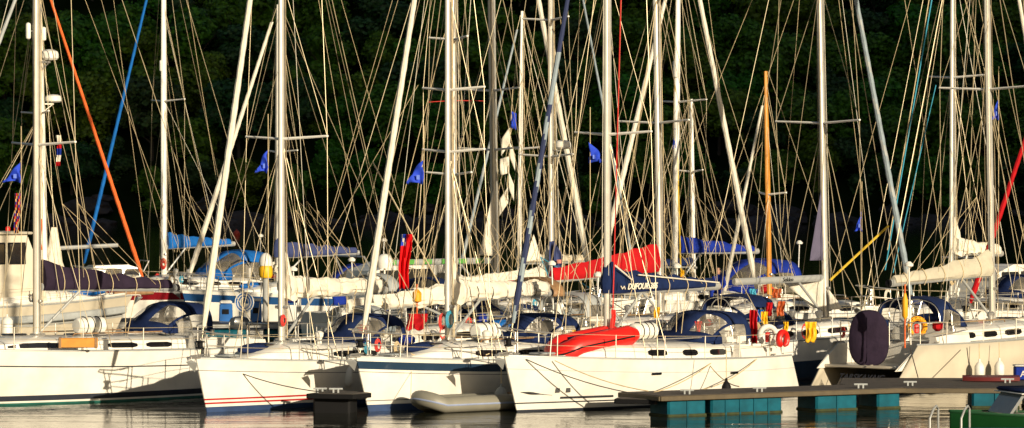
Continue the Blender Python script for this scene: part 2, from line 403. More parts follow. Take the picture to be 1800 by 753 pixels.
            q.loft(rings)
            # the luff hangs up the mast in folds
            rings = []
            for i in range(14):
                t = i/13; c = Vector((mx(gz+t)-.13-.16*(1-t), 0, gz-.12+1.25*t)); ring = []
                for k in range(seg):
                    an = 2*math.pi*k/seg; r1 = 1+.4*noise.noise((t*5, math.cos(an)*3, math.sin(an)*3+px))
                    ring.append(c+Vector((math.cos(an)*lerp(.30, .05, t**.8)*r1, math.sin(an)*lerp(.2, .05, t)*r1, .05*math.sin(an*3))))
                rings.append(ring)
            q.loft(rings)
            y.cov = q.build('flaked_mainsail', SAIL, root)
            for k in range(6):
                tt = (.077+k*.154); c = g.lerp(be, tt*.97); hg = lerp(.50, .22, tt**.55); wd = lerp(.22, .14, tt)
                q = MB(); q.tube([c+Vector((0, math.cos(an)*wd*.88, .3*hg+math.sin(an)*hg*.6)) for an in [j*math.pi/8 for j in range(17)]], .014, 4); q.build('sail_tie', ROPED if seed % 2 else ROPE, y.cov)
        if lazy:
            for sg in (1, -1):
                zz = (spread[0] if spread else 6)+.0
                kn = Vector((mx(zz)-1.1, sg*.35, gz+2.2)); up = Vector((mx(zz+1), sg*.06, min(zz+2.5, mast_h-1)))
                q = MB(); q.tube([up, kn], WR*.6, 4)
                for t in (.3, .58, .85): q.tube([kn, g.lerp(be, t)+Vector((0, sg*.1, .02))], WR*.6, 4)
                q.build('lazy_jack', ROPE, root)
    # halyards down the mast and to the rail
    for k in range(int(halyards*.7+.5)):
        an = rnd.uniform(0, 6.28); zt = mast_h-rnd.uniform(.1, 1.5)
        line('halyard', (mx(zmb)+.18*math.cos(an), .16*math.sin(an), zmb+.1), (mx(zt)+.09*math.cos(an), .09*math.sin(an), zt), rnd.choice((ROPE, ROPE2, ROPE2, ROPE3)), WR*rnd.choice((.8, 1.1)), root, d=rnd.choice((0, .0, .05)))
    for k in range(int(lines*.6+.5)):
        sg = rnd.choice((1, -1)); zt = rnd.choice([mast_h-.5, mast_h*.8, (spread[-1] if spread else 6)]); xx = rnd.uniform(-A*.75, J*.85)
        line('running_line', (xx, sg*(y.hb(xx)-.1), y.sh(xx)+.1), (mx(zt), sg*.05, zt), rnd.choice((ROPE, ROPE2, ROPE3, WIRE)), WR*rnd.choice((.75, 1.2)), root, d=rnd.choice((0, 0, .12)))
    # rails
    if rail:
        hgt = .62
        for sg in (1, -1):
            xsn = [x for x in [lerp(-A+tk+1.2, J-1.3, i/5) for i in range(6)]]
            for x in xsn:
                q = MB(); q.tube([(x, sg*(y.hb(x)-.07), y.sh(x)), (x, sg*(y.hb(x)-.06), y.sh(x)+hgt)], .016, 6); q.build('stanchion', SS, root)
            for hz in (hgt-.01, hgt*.5):
                q = MB(); xx = [J-.75]+xsn[::-1]+[-A+tk+.6]
                q.tube([(x, sg*(y.hb(x)-.06), y.sh(x)+hz) for x in xx], WR*.65, 4); q.build('lifeline', WIRE, root)
        def railp(x, sg, z): return (x, sg*max(.07, y.hb(x)-.05), y.sh(x)+z)
        q = MB()
        q.tube([railp(J-1.15, 1, hgt), railp(J-.5, 1, hgt+.03), (J+.02, .22, y.sh(J)+hgt+.08), (J+.16, 0, y.sh(J)+hgt+.09), (J+.02, -.22, y.sh(J)+hgt+.08), railp(J-.5, -1, hgt+.03), railp(J-1.15, -1, hgt)], .018, 6)
        for sg in (1, -1):
            q.tube([railp(J-1.1, sg, 0), railp(J-1.15, sg, hgt)], .016, 6); q.tube([railp(J-.35, sg, 0), (J-.1, sg*.2, y.sh(J)+hgt+.07)], .016, 6)
            q.tube([railp(J-1.12, sg, hgt*.5), (J-.2, sg*.17, y.sh(J)+hgt*.55)], .012, 5)
        q.build('pulpit', SS, root)
        xa = -A+tk+.1; q = MB()
        for sg in (1, -1):
            q.tube([(xa+1.1, sg*(y.hb(xa+1)-.06), y.sh(xa)+hgt), (xa+.12, sg*(y.hb(xa)-.08), y.sh(xa)+hgt), (xa, sg*(y.hb(xa)-.25), y.sh(xa)+hgt), (xa, sg*.4, y.sh(xa)+hgt)], .018, 6)
            for xx, yy in ((xa+1.1, y.hb(xa+1)-.06), (xa+.15, y.hb(xa)-.09), (xa, .42)): q.tube([(xx, sg*yy, y.sh(xa)-.02), (xx, sg*yy, y.sh(xa)+hgt)], .016, 6)
            q.tube([(xa+1.1, sg*(y.hb(xa+1)-.06), y.sh(xa)+hgt*.5), (xa+.12, sg*(y.hb(xa)-.08), y.sh(xa)+hgt*.5), (xa, sg*.4, y.sh(xa)+hgt*.5)], .012, 5)
        q.build('pushpit', SS, root)
    if detail > 1:
        # anchor on the bow roller
        q = MB(); zb = y.sh(J)
        q.box((J+.02, 0, zb+.03), (.55, .16, .05), bev=.01)
        q.tube([(J-.3, 0, zb+.09), (J+.2, 0, zb+.08), (J+.34, 0, zb-.02)], .022, 6)
        o = q.build('bow_roller', SS, root)
        q = MB(); v = q.ring([(J+.42, 0, zb-.06), (J+.16, .17, zb-.10), (J+.05, 0, zb-.34), (J+.16, -.17, zb-.10), (J+.2, 0, zb-.02)])
        q.face((v[0], v[1], v[4])); q.face((v[0], v[4], v[3])); q.face((v[1], v[2], v[4])); q.face((v[2], v[3], v[4])); q.face((v[0], v[1], v[2])); q.face((v[0], v[2], v[3]))
        q.build('anchor', ALUG, root, smooth=False)
        for sg in (1, -1):
            for x in (J-1.0, -A+tk+.9):
                q = MB(); q.tube([(x-.12, sg*(y.hb(x)-.14), y.sh(x)+.07), (x+.12, sg*(y.hb(x)-.14), y.sh(x)+.07)], .018, 6); q.box((x, sg*(y.hb(x)-.14), y.sh(x)+.03), (.08, .04, .07)); q.build('cleat', SS, root)
    # sprayhood
    if hood:
        make_hood(y, hood_x, hood, hood_m, B)
    if raft is not None:
        xr, yr = raft; zt = y.rooftop(xr) if xr < rf-.3 else y.sh(xr)+.08
        q = MB(); q.lathe([(.02, -.46), (.17, -.45), (.22, -.40), (.23, -.03), (.235, 0), (.23, .03), (.22, .40), (.17, .45), (.02, .46)], (0, 0, 0), 16, axis='Y' if False else 'X')
        o = q.build('liferaft', WPL, root); o.location = (xr, yr, zt+.26); y.raft = o
        for k in (-.22, 0, .22):
            q = MB(); q.tube([(k, .24*math.cos(a_), .24*math.sin(a_)) for a_ in [j*math.pi/9 for j in range(19)]], .012, 4); q.build('strap', BLACK, o)
        q = MB(); q.box((0, 0, -.25), (.8, .4, .06)); q.build('cradle', SS, o)
    return y
def make_hood(y, xh, dims, m, B, name='sprayhood'):
    wd, ht, dp, zb = dims      # half width, height, depth, base above deck
    N, K = 16, 28; z0 = y.sh(xh)+zb
    def sp(t, k, off=0.0):
        th = math.pi*k/K; zt = ht*math.sin(min(1, t/.72+.02)*math.pi/2)**.75*(1-.05*max(0, t-.75)*4)
        cy, sz = math.cos(th), math.sin(th); yy = math.copysign(abs(cy)**.55, cy)*(wd+off); zz = abs(sz)**.62*(zt+off)
        fr = (1-abs(cy)**2)   # the front bulges forward in the middle
        return (xh+dp*.5-dp*t+.35*fr*(1-t), yy*(.86+.14*t), z0+zz)
    def is_win(i, k):
        t = (i+.5)/N
        if t < .10: return False
        th = (k+.5)/K; mid = abs(th-.5)
        if mid < .035: return t < .5 and False
        if .04 < mid < .33 and t < .50: return True
        if .37 < mid < .495 and .24 < t < .88: return True
        return False
    q = MB(); wq = MB()
    for i in range(N):
        for k in range(K):
            tgt, off = (wq, -.008) if is_win(i, k) else (q, 0)
            ids = tgt.ring([sp(i/N, k, off), sp((i+1)/N, k, off), sp((i+1)/N, k+1, off), sp(i/N, k+1, off)]); tgt.face(ids)
    for b in (q, wq):
        pass
    hd = q.build(name, m, y.root)
    bm = bmesh.new(); bm.from_mesh(hd.data); bmesh.ops.remove_doubles(bm, verts=bm.verts, dist=1e-4); bm.to_mesh(hd.data); bm.free()
    hd.modifiers.new('thick', 'SOLIDIFY').thickness = .012
    wo = wq.build('window', CLEAR, hd); bm = bmesh.new(); bm.from_mesh(wo.data); bmesh.ops.remove_doubles(bm, verts=bm.verts, dist=1e-4); bm.to_mesh(wo.data); bm.free()
    for t in (1.0, .55):
        q = MB(); q.tube([Vector(sp(t, k, -.03)) for k in range(K+1)], .014, 5); q.build('frame', SS, hd)
    y.hood = hd; return hd
# ------------------------------------------------------------------ setting: water, hills
def water():
    m = bpy.data.materials.new('sea_water'); m.use_nodes = True; n = m.node_tree.nodes; l = m.node_tree.links
    p = n['Principled BSDF']; p.inputs['Base Color'].default_value = (.012, .014, .008, 1); p.inputs['Roughness'].default_value = .05
    p.inputs['IOR'].default_value = 1.33; p.inputs['Specular IOR Level'].default_value = .33; p.inputs['Specular Tint'].default_value = (1, .88, .68, 1)
    tc = n.new('ShaderNodeTexCoord')
    def wv(scale, sx, det, dist, h):
        mp = n.new('ShaderNodeMapping'); mp.inputs['Scale'].default_value = (sx, 1, 1); l.new(tc.outputs['Object'], mp.inputs[0])
        z = n.new('ShaderNodeTexNoise'); z.inputs['Scale'].default_value = scale; z.inputs['Detail'].default_value = det; l.new(mp.outputs[0], z.inputs['Vector'])
        b = n.new('ShaderNodeBump'); b.inputs['Strength'].default_value = 1; b.inputs['Distance'].default_value = h; l.new(z.outputs[0], b.inputs['Height'])
        return b
    b1 = wv(.9, .3, 2, .0, .03); b2 = wv(5.0, .3, 3, 0, .006)
    l.new(b1.outputs[0], b2.inputs['Normal']); l.new(b2.outputs[0], p.inputs['Normal'])
    q = MB(); q.face(q.ring([(-1500, -400, 0), (1500, -400, 0), (1500, 2500, 0), (-1500, 2500, 0)]))
    o = q.build('water', m, None, smooth=False); tag(o, kind='structure')
    q = MB(); q.face(q.ring([(-1500, -400, -6), (1500, -400, -6), (1500, 2500, -6), (-1500, 2500, -6)]))
    tag(q.build('seabed', mat('mud', (.05, .045, .03), .9), None, smooth=False), kind='structure')
water()
FOL = {}
def leafmat(name, c):
    m = bpy.data.materials.new(name); m.use_nodes = True; n = m.node_tree.nodes; l = m.node_tree.links
    p = n['Principled BSDF']; p.inputs['Roughness'].default_value = .6
    g = n.new('ShaderNodeNewGeometry'); oi = n.new('ShaderNodeObjectInfo')
    hs = n.new('ShaderNodeHueSaturation'); hs.inputs['Color'].default_value = (*c, 1); hs.inputs['Saturation'].default_value = 1.1
    a = n.new('ShaderNodeMath'); a.operation = 'MULTIPLY_ADD'; l.new(g.outputs['Random Per Island'], a.inputs[0]); a.inputs[1].default_value = .9; a.inputs[2].default_value = .5
    b = n.new('ShaderNodeMath'); b.operation = 'MULTIPLY_ADD'; l.new(oi.outputs['Random'], b.inputs[0]); b.inputs[1].default_value = .07; b.inputs[2].default_value = .465
    l.new(a.outputs[0], hs.inputs['Value']); l.new(b.outputs[0], hs.inputs['Hue']); l.new(hs.outputs[0], p.inputs['Base Color'])
    return m
LEAF1 = leafmat('leaves_green', (.085, .19, .020)); LEAF2 = leafmat('leaves_dark', (.030, .085, .022))
def hill_z(x, Y):
    d = Y-505+6*noise.noise((x*.02, 3, 0))
    if d < 0: return -1.5+d*.05
    z = 2.2*min(1, d/3)+max(0, d-3)*.75
    if d > 60: z = 2.2+57*.75+(d-60)*.55
    return z+4*noise.noise((x*.03, Y*.03, 1))*min(1, d/20)
def hills():
    q = MB(); ys = [480, 495, 500, 503, 506, 509, 513, 520, 530, 545, 560, 590, 640, 720, 820, 950]
    xsn = [-700+20*i for i in range(71)]
    q.loft([[(x, Y, hill_z(x, Y)) for x in xsn] for Y in ys], closed=False)
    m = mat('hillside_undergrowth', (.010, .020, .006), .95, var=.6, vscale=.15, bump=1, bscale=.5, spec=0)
    tag(q.build('hillside', m, None), kind='structure')
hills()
def unseen_shade_hill():   # hill added out of view on the right to shade the far shore
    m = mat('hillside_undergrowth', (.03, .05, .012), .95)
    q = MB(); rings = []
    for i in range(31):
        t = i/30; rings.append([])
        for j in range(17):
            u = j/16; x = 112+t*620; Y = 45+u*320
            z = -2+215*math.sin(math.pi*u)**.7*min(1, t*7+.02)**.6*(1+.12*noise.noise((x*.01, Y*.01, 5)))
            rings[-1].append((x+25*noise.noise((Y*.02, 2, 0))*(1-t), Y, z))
    q.loft(rings, closed=False); tag(q.build('unseen_shade_hill', m, None), kind='structure')
unseen_shade_hill()
# ---- trees
def crown_mesh(seed, rad, hgt, n):
    rnd = random.Random(seed); q = MB(); lobes = []
    for k in range(11):
        a = rnd.uniform(0, 6.28); r = rad*rnd.uniform(.1, .7); z = rnd.uniform(.12, .92)*hgt
        r *= math.sin(math.pi*min(.95, z/hgt*.85+.12))**.5
        lobes.append((Vector((r*math.cos(a), r*math.sin(a), z)), rad*rnd.uniform(.3, .5)))
    for i in range(n):
        c, lr = rnd.choice(lobes); d = Vector((rnd.gauss(0, 1), rnd.gauss(0, 1), rnd.gauss(0, 1))).normalized()
        if d.z < -.3 and rnd.random() < .7: d.z = -d.z
        p = c+d*lr*(rnd.uniform(.55, 1.08)); p.z = c.z+(p.z-c.z)*.75
        s = rnd.uniform(.2, .46); t = Vector((rnd.gauss(0, 1), rnd.gauss(0, 1), rnd.gauss(0, 1))); u = (d+t*.5).normalized()
        a = u.cross(Vector((.3, .2, 1))).normalized()*s; b = u.cross(a).normalized()*s*.7
        q.face(q.ring([p-a, p-b*.8, p+a, p+b]))
    return q
def trees():
    rnd = random.Random(11); protos = []
    for k in range(6):
        rad = rnd.uniform(5.0, 7.2); hg = rnd.uniform(8.5, 12)
        q = crown_mesh(k, rad, hg, 6500)
        c = q.build('crown', LEAF1 if k % 3 else LEAF2, None, smooth=False)
        t = MB(); t.tube([(0, 0, -1), (.1, 0, 2.5), (-.1, .1, 5), (.1, 0, hg*.8)], [.32, .24, .16, .05], 7)
        for j in range(5):
            a = j*1.3; t.tube([(0, 0, 2+j*.5), (rad*.35*math.cos(a), rad*.35*math.sin(a), 3.5+j*.6), (rad*.7*math.cos(a), rad*.7*math.sin(a), 4.6+j*.8)], [.13, .08, .03], 5)
        tr = t.build('trunk', BARK, None); protos.append((c, tr))
    used = set(); i = 0
    labs = {0: 'dark evergreen tree among the wood on the far shore', 1: 'broadleaf tree with dim green crown in the wood on the far shore'}
    for row, (d, stp) in enumerate([(5, 6.3), (11, 6.8), (18, 7.2), (26, 7.4), (34, 7.8), (44, 8.5)]):
        x = -98+rnd.uniform(0, 5)
        while x < 98:
            Y = 505+d+rnd.uniform(-2.5, 2.5); k = rnd.randrange(6); c, t = protos[k]; s = rnd.uniform(.75, 1.2)*(1 if row else .75)
            root = empty('shore_tree', (x, Y, hill_z(x, Y)-.3-(0 if row else 1.0)), rnd.uniform(0, 6.28), labs[1 if k % 3 else 0], 'tree', 'trees of the wood on the far shore' if k % 3 else 'dark evergreens on the far shore')
            root.scale = (s, s, s*rnd.uniform(.9, 1.15))
            for o in (c, t):
                if k not in used: oo = o
                else: oo = o.copy(); COL.objects.link(oo)
                oo.parent = root
            used.add(k); x += stp*rnd.uniform(.75, 1.2)
    for k, (c, t) in enumerate(protos):
        if k not in used: bpy.data.objects.remove(c); bpy.data.objects.remove(t)
trees()
def rocks():
    m = mat('shore_rock', (.06, .05, .055), .85, var=.7, vscale=1.2, bump=.6, bscale=2)
    rnd = random.Random(5); base = []
    for k in range(4):
        bm = bmesh.new(); bmesh.ops.create_icosphere(bm, subdivisions=3, radius=1)
        for v in bm.verts: v.co *= 1+.5*noise.noise(v.co*1.3+Vector((k*9, 0, 0)))+.15*noise.noise(v.co*4); v.co.z *= .6
        me = bpy.data.meshes.new('shore_rock'); bm.to_mesh(me); bm.free(); me.materials.append(m); base.append(me)
    for i in range(90):
        x = rnd.uniform(-92, 92); Y = 503+rnd.uniform(-2, 6); o = bpy.data.objects.new('shore_rock', rnd.choice(base)); COL.objects.link(o)
        s = rnd.uniform(.8, 2.6); o.scale = (s*1.5, s, s*rnd.uniform(.6, 1.2)); o.location = (x, Y, max(.1, hill_z(x, Y))); o.rotation_euler.z = rnd.uniform(0, 6)
        tag(o, 'grey boulder at the waterline below the trees on the far shore', 'rock', 'boulders along the far shore')
rocks()
# ------------------------------------------------------------------ the yachts
FR = [GEL, AFB, LINE]
b1 = yacht(65, 93.0, 225, 'large white yacht at far left with dark aubergine boom cover', J=5.0, A=7.6, B=3.9, Fb=1.55, Fs=1.25,
    bands=[(3, .05), (0, .10), (1, .24), (0, ('s', .42)), (2, ('s', .385)), (0, ('s', 0))], hullm=[GEL, AFB, LINE, GRNB], mast_h=17, mast_r=.098, spread=(6.75, 11.2), sp_len=1.35,
    boom=-.12, boom_len=4.6, boom_z=3.0, cover='cover', cov_h=.68, cover_m=PURP, furl=(GREYS, GREYS, .085, None), fs_z=11.9, hood=(1.05, .82, 1.5, .42), hood_x=-4.4, roof_h=.34,
    windows=[(-.9, 1.6), (-2.4, -1.4), (-3.6, -2.7)], raft=(-1.55, .25), halyards=6, lines=5, seed=1, roofx=(-4.2, 2.6), detail=2)
b2 = yacht(495, 91.0, 238, 'white yacht with two thin red stripes above the waterline and white flaked mainsail', J=3.65, A=6.7, B=3.3, Fb=1.36, Fs=1.05,
    bands=[(1, .13), (0, .20), (3, .245), (0, .30), (3, .345), (0, ('s', .30)), (2, ('s', .285)), (0, ('s', 0))], hullm=[GEL, AFBLUE, LINE, REDST], mast_h=16, mast_r=.095, spread=(6.88, 10.9), sp_len=1.28,
    boom=.0, boom_len=4.6, boom_z=2.85, cover='flaked', furl=(SAIL, SAIL, .098, None), hood=(1.0, .78, 1.4, .4), hood_x=-3.6, halyards=5, lines=4, seed=2, windows=[(-2.9, -.9)], rk=.45)
b3 = yacht(788, 91.2, 233, 'white yacht with a broad dark band below its deck edge, behind the grey dinghy', J=3.75, A=6.9, B=3.2, Fb=1.38, Fs=1.05,
    bands=[(1, .17), (0, .26), (2, .28), (0, ('s', .37)), (2, ('s', .355)), (0, ('s', .29)), (3, ('s', .09)), (0, ('s', 0))], hullm=[GEL, AFBLUE, LINE, NAVYG], mast_h=16, mast_r=.092, spread=(6.55, 8.15), sp_len=1.0,
    boom=.05, boom_len=4.3, boom_z=2.75, cover='flaked', furl=(SAIL, SAIL, .098, None), hood=(1.05, .78, 1.4, .4), hood_x=-3.7, halyards=5, lines=4, seed=3, windows=[(-2.9, -1.7), (-1.3, 0)], raft=(-1.6, 0))
b4 = yacht(1068, 91.2, 230, 'white yacht with navy boom cover carrying the red dinghy on its foredeck', J=4.15, A=6.8, B=3.55, Fb=1.42, Fs=1.08,
    bands=[(1, .05), (0, .20), (2, .235), (0, ('s', .33)), (3, ('s', .315)), (0, ('s', 0))], hullm=[GEL, AFB, LINE, GREYS], mast_h=16.5, mast_r=.1, spread=(7.0, 11.3), sp_len=1.25,
    boom=.02, boom_len=4.6, boom_z=2.95, cover='cover', collar=True, cover_m=NAVY, furl=(GREYB, mat('furl_navy', (.02, .03, .09), .85), .085, lambda t, i, k: int(t > .50 or (t < .41 and (i+k) % 8 > 2))), hood=(1.15, .85, 1.5, .38), hood_x=-3.95, raft=(-1.35, .1), halyards=5, lines=4, seed=4, roof_h=.40,
    windows=[(-3.7, -2.95), (-2.4, -1.75), (-1.1, -.35)], roofx=(-4.0, 2.3))
b5 = yacht(1745, 102.0, 48, 'cream yacht on the right seen from its open stern, with cream boom cover', J=4.4, A=6.9, B=3.75, Fb=1.5, Fs=1.28, tk=1.15, sugar=True,
    bands=[(1, .05), (0, ('s', .56)), (0, ('s', 0))], hullm=[GELC, AFB, LINE], mast_h=17, rake=1.9, mast_r=.1, spread=(8.45, 12), sp_len=1.55,
    boom=-.2, boom_len=4.9, boom_z=3.15, cover='cover', cover_m=SAILC, furl=(SAIL, SAIL, .08, None), hood=(1.1, .85, 1.5, .42), hood_x=-3.4, halyards=6, lines=6, seed=5, roofx=(-3.4, 2.3), hood_m=NAVY)
b6 = yacht(1452, 106.0, 42, 'navy hulled yacht behind the near white one, with bare grey boom and dark sprayhood', J=4.2, A=6.2, B=3.5, Fb=1.45, Fs=1.1,
    bands=[(1, .06), (0, ('s', .6)), (2, ('s', 0))], hullm=[NAVYG, AFB, GEL], mast_h=17.5, rake=1.6, mast_r=.1, spread=(7.55, 12), sp_len=1.7,
    boom=-.05, boom_len=3.7, boom_z=2.9, furl=(GREYB, GREYS, .1, (1, 2)), hood=(1.15, .9, 1.8, .45), hood_x=-3.3, halyards=5, lines=6, seed=6, lazy=False)
b7 = yacht(1162, 108.5, 42, 'white yacht in the second row with a red boom cover', J=4.6, A=6.6, B=3.6, Fb=1.5, Fs=1.15, mast_h=18.5, rake=1.2, mast_r=.11, spread=(7.6, 11.5), sp_len=1.55,
    boom=-.28, boom_len=4.6, boom_z=3.12, cover='cover', cov_h=.8, cover_m=REDC, furl=(SAIL, GREYS, .1, (0, 0, .66, .78)), hood=(1.1, .85, 1.5, .42), hood_m=GREYS, halyards=5, lines=7, seed=7)
b8 = yacht(970, 112.5, 42, 'white second row yacht with navy cover stowed upright on its mast', J=4.2, A=6.6, B=3.4, mast_h=17, rake=.3, mast_r=.085, spread=(6.6, 10.95), sp_len=1.25,
    boom=-.1, boom_len=4.2, boom_z=2.6, cover='flaked', furl=(GREYB, None, .05, None), hood=(1.05, .8, 1.4, .4), halyards=6, lines=7, seed=8)
b9 = yacht(871, 116.5, 42, 'white yacht in the second row with a bare grey boom marked with green patches', J=4.7, A=6.6, B=3.7, Fb=1.5, mast_h=20.5, rake=1.0, mast_r=.115, spread=(6.85, 8.8), sp_len=1.5,
    boom=-.02, boom_len=4.9, boom_z=3.2, boom_m=ALUG, furl=(SAIL, SAIL, .11, None), hood=(1.1, .8, 1.4, .4), hood_m=SLATE, halyards=6, lines=6, seed=9, lazy=False)
b10 = yacht(800, 104.5, 42, 'white yacht in the second row, its mast just right of the banded yacht\'s mast', J=4.0, A=6.2, B=3.3, mast_h=15, rake=.3, mast_r=.07, spread=(6.0, 10), sp_len=1.0,
    boom=-.25, boom_len=4.2, boom_z=2.3, cover='flaked', furl=None, hood=(1.0, .75, 1.3, .4), hood_m=GREYS, halyards=3, lines=3, seed=10)
b11 = yacht(78, 124.0, 28, 'heavy white motor sailer with wheelhouse and grey rubbing strake at left', J=3.3, A=7.2, B=3.9, Fb=1.75, Fs=1.35, rk=.9, mast_h=13.5, rake=1.2, mast_r=.12, spread=(8.2,), sp_len=1.35,
    bands=[(1, .15), (0, ('s', .75)), (2, ('s', .35)), (0, ('s', 0))], hullm=[GELC, AFB, GREYD], boom=-.05, boom_len=3.6, boom_z=3.15, cover=None, lazy=False, furl=(ORNG, ORNG, .085, None), fs_bow=3.9, hood=None, halyards=6, lines=8, seed=11, portlights=False, name='motor_sailer', roofx=(-1.0, 2.0), mastm=ALUW)
b12 = yacht(288, 150.0, 216, 'red hulled yacht at the back with bright blue boom cover and blue sprayhood', J=4.2, A=6.0, B=3.3, Fb=1.6, Fs=1.25, bands=[(1, .1), (2, .85), (0, ('s', .25)), (2, ('s', 0))], hullm=[REDG, AFB, GEL],
    mast_h=16.5, mast_r=.105, mastm=ALUW, spread=(9.25,), sp_len=1.6, boom=.1, boom_len=3.3, boom_z=3.05, cover='cover', cover_m=BLUE, furl=(BLUE, BLUE, .09, None), hood=(1.3, 1.25, 2.4, .35), hood_x=-3.3, hood_m=BLUE, halyards=4, lines=6, seed=12)
b13 = yacht(489, 141.0, 212, 'white yacht with a blue band along its hull and slate blue boom cover', J=4.3, A=6.6, B=3.4, Fb=1.55, Fs=1.2, bands=[(1, .08), (0, ('s', .42)), (2, ('s', .12)), (0, ('s', 0))], hullm=[GEL, AFB, BLUEG],
    mast_h=12.9, mast_r=.09, spread=(7.0,), sp_len=1.2, boom=.1, boom_len=3.6, boom_z=2.85, cover='cover', collar=True, cover_m=SLATE, furl=(SAIL, SAIL, .12, None), hood=(1.1, .9, 1.5, .35), hood_x=-3.4, hood_m=ROYAL, halyards=4, lines=6, seed=13)
b14 = yacht(1186, 130.0, 218, 'white yacht at the back with royal blue boom cover and wide royal blue canopy', J=4.0, A=6.5, B=3.5, Fb=1.6, Fs=1.3, mast_h=14.5, rake=.9, mast_r=.1, mastm=ALUW, spread=(8.75,), sp_len=1.4,
    boom=-.05, boom_len=3.9, boom_z=3.25, cover='cover', cover_m=ROYAL, furl=(SAIL, SAIL, .12, None), hood=(1.4, 1.25, 2.8, .35), hood_x=-3.7, hood_m=ROYAL, halyards=4, lines=5, seed=14)
b15 = yacht(912, 128.0, 222, 'small white yacht at the back whose masthead shows at the top of the picture', J=3.4, A=5.2, B=3.0, mast_h=12.0, rake=.9, mast_r=.075, mastm=ALUW, spread=(7.0,), sp_len=1.0,
    boom=0, boom_len=3.4, boom_z=2.9, cover='thin', cover_m=SAILC, furl=(GREYB, GREYS, .07, (1, 2)), hood=None, halyards=4, lines=5, seed=15)
b16 = yacht(1220, 136.0, 40, 'small white yacht at the back with a short slender mast', J=3.0, A=4.8, B=2.8, mast_h=9.0, rake=1, mast_r=.07, mastm=ALUW, spread=(6.2,), sp_len=.8,
    boom=0, boom_len=3.0, boom_z=2.6, cover='thin', cover_m=NAVY, furl=None, hood=None, halyards=3, lines=5, seed=16)
b17 = yacht(1353, 126.0, 215, 'wooden masted gaffer with a varnished orange mast', J=3.0, A=4.5, B=2.8, mast_h=9.75, rake=-1.3, mast_r=.085, mastm=VARN, spread=(5.35,), sp_len=.75,
    boom_len=0, furl=(SAIL, SAIL, .08, None), fs_bow=2.2, fs_z=8.9, hood=None, halyards=2, lines=5, seed=17, category='gaffer', name='gaff_sailing_boat')
b18 = yacht(1673, 118.5, 222, 'white yacht with an orange line along its hull behind the cream one', J=4.5, A=6.2, B=3.5, Fb=1.7, Fs=1.4, bands=[(1, .08), (0, ('s', .62)), (2, ('s', .52)), (0, ('s', 0))], hullm=[GEL, AFB, mat('orange_stripe', (.55, .13, .05), .4)],
    mast_h=17, rake=.2, mast_r=.085, spread=(9.3, 13), sp_len=1.5, boom=-.1, boom_len=2.4, boom_z=3.45, cover='flaked', furl=None, hood=(1.1, .8, 1.4, .4), halyards=6, lines=8, seed=18)
b19 = yacht(1868, 112.0, 215, 'white yacht at the right edge with a red furled headsail', J=4.3, A=5.5, B=3.4, Fb=1.5, mast_h=15.5, mast_r=.09, spread=(7.5, 11), sp_len=1.3, boom=0, boom_len=4, boom_z=3.0, cover='cover', cover_m=NAVY,
    furl=(REDC, REDC, .10, None), fs_z=10.5, hood=(1.1, .8, 1.4, .4), halyards=2, lines=3, seed=19)
# ------------------------------------------------------------------ extra parts of the yachts
def wl(y, p): return y.M.inverted() @ Vector(p)          # world point -> the yacht's own frame
def rope(y, a, b, m=ROPE, r=WR, d=0.0, name='rope', parent=None):
    return line(name, wl(y, a), wl(y, b), m, r, parent or y.root, d=d)
def panel(y, pts, m, name, belly=.06, parent=None, n=8):   # a hanging triangular or four-sided sail given by world corners
    A_, B_, C_, D_ = [wl(y, p) for p in (pts if len(pts) == 4 else pts+[pts[-1]])]
    nrm = (B_-A_).cross(D_-A_) if (B_-A_).cross(D_-A_).length > 1e-6 else (B_-A_).cross(C_-A_); nrm.normalize()
    q = MB(); q.loft([[A_.lerp(B_, i/n).lerp(D_.lerp(C_, i/n), j/n)+nrm*(belly*math.sin(math.pi*i/n)*math.sin(math.pi*j/n)+.03*noise.noise((i*.7, j*.7, pts[0][0]))) for i in range(n+1)] for j in range(n+1)], closed=False)
    o = q.build(name, m, parent or y.root); o.modifiers.new('thick', 'SOLIDIFY').thickness = .012; return o
TS = Matrix(((1, 0, 0, 0), (0, 0, -1, 0), (0, 1, 0, 0), (0, 0, 0, 1)))   # lettering seen from starboard (-y)
TP = Matrix(((-1, 0, 0, 0), (0, 0, 1, 0), (0, 1, 0, 0), (0, 0, 0, 1)))   # lettering seen from port (+y)
def radar(y, z, fwd, r=.30, m=WPL, below=True):
    x = y.mx(z)+fwd
    q = MB(); q.lathe([(.02, -.02), (r*.8, 0), (r, .05), (r, .15), (r*.9, .22), (r*.5, .27), (.02, .28)], (x, 0, z), 18)
    o = q.build('radar_dome', m, y.root)
    q = MB(); q.box(((x+y.mx(z))/2, 0, z-.06), (abs(fwd), .1, .06), bev=.01); q.tube([(x, 0, z-.05), (y.mx(z-.4), 0, z-.4)], .02, 5); q.build('bracket', SS, o)
def reflector(y, px, py, r=.09, h=.5):
    Z = H-(py-YH)/F*y.Y; p = wl(y, (PX(px, y.Y), y.Y, Z)); q = MB()
    q.lathe([(.02, -h/2), (r*.9, -h/2+.03), (r, -h/2+.08), (r, h/2-.08), (r*.9, h/2-.03), (.02, h/2)], p, 12)
    o = q.build('radar_reflector', WPL, y.root); q = MB(); q.tube([p, (y.mx(p.z), 0, p.z)], .02, 5); q.build('bracket', SS, o)
radar(b8, 6.85, .5, .27); radar(b11, 8.6, .48, .30); radar(b1, 9.0, -.42, .24)
reflector(b11, 77, 60); reflector(b12, 284, 116); reflector(b14, 1188, 122, .12, .65); reflector(b1, 50, 55, .07, .45)
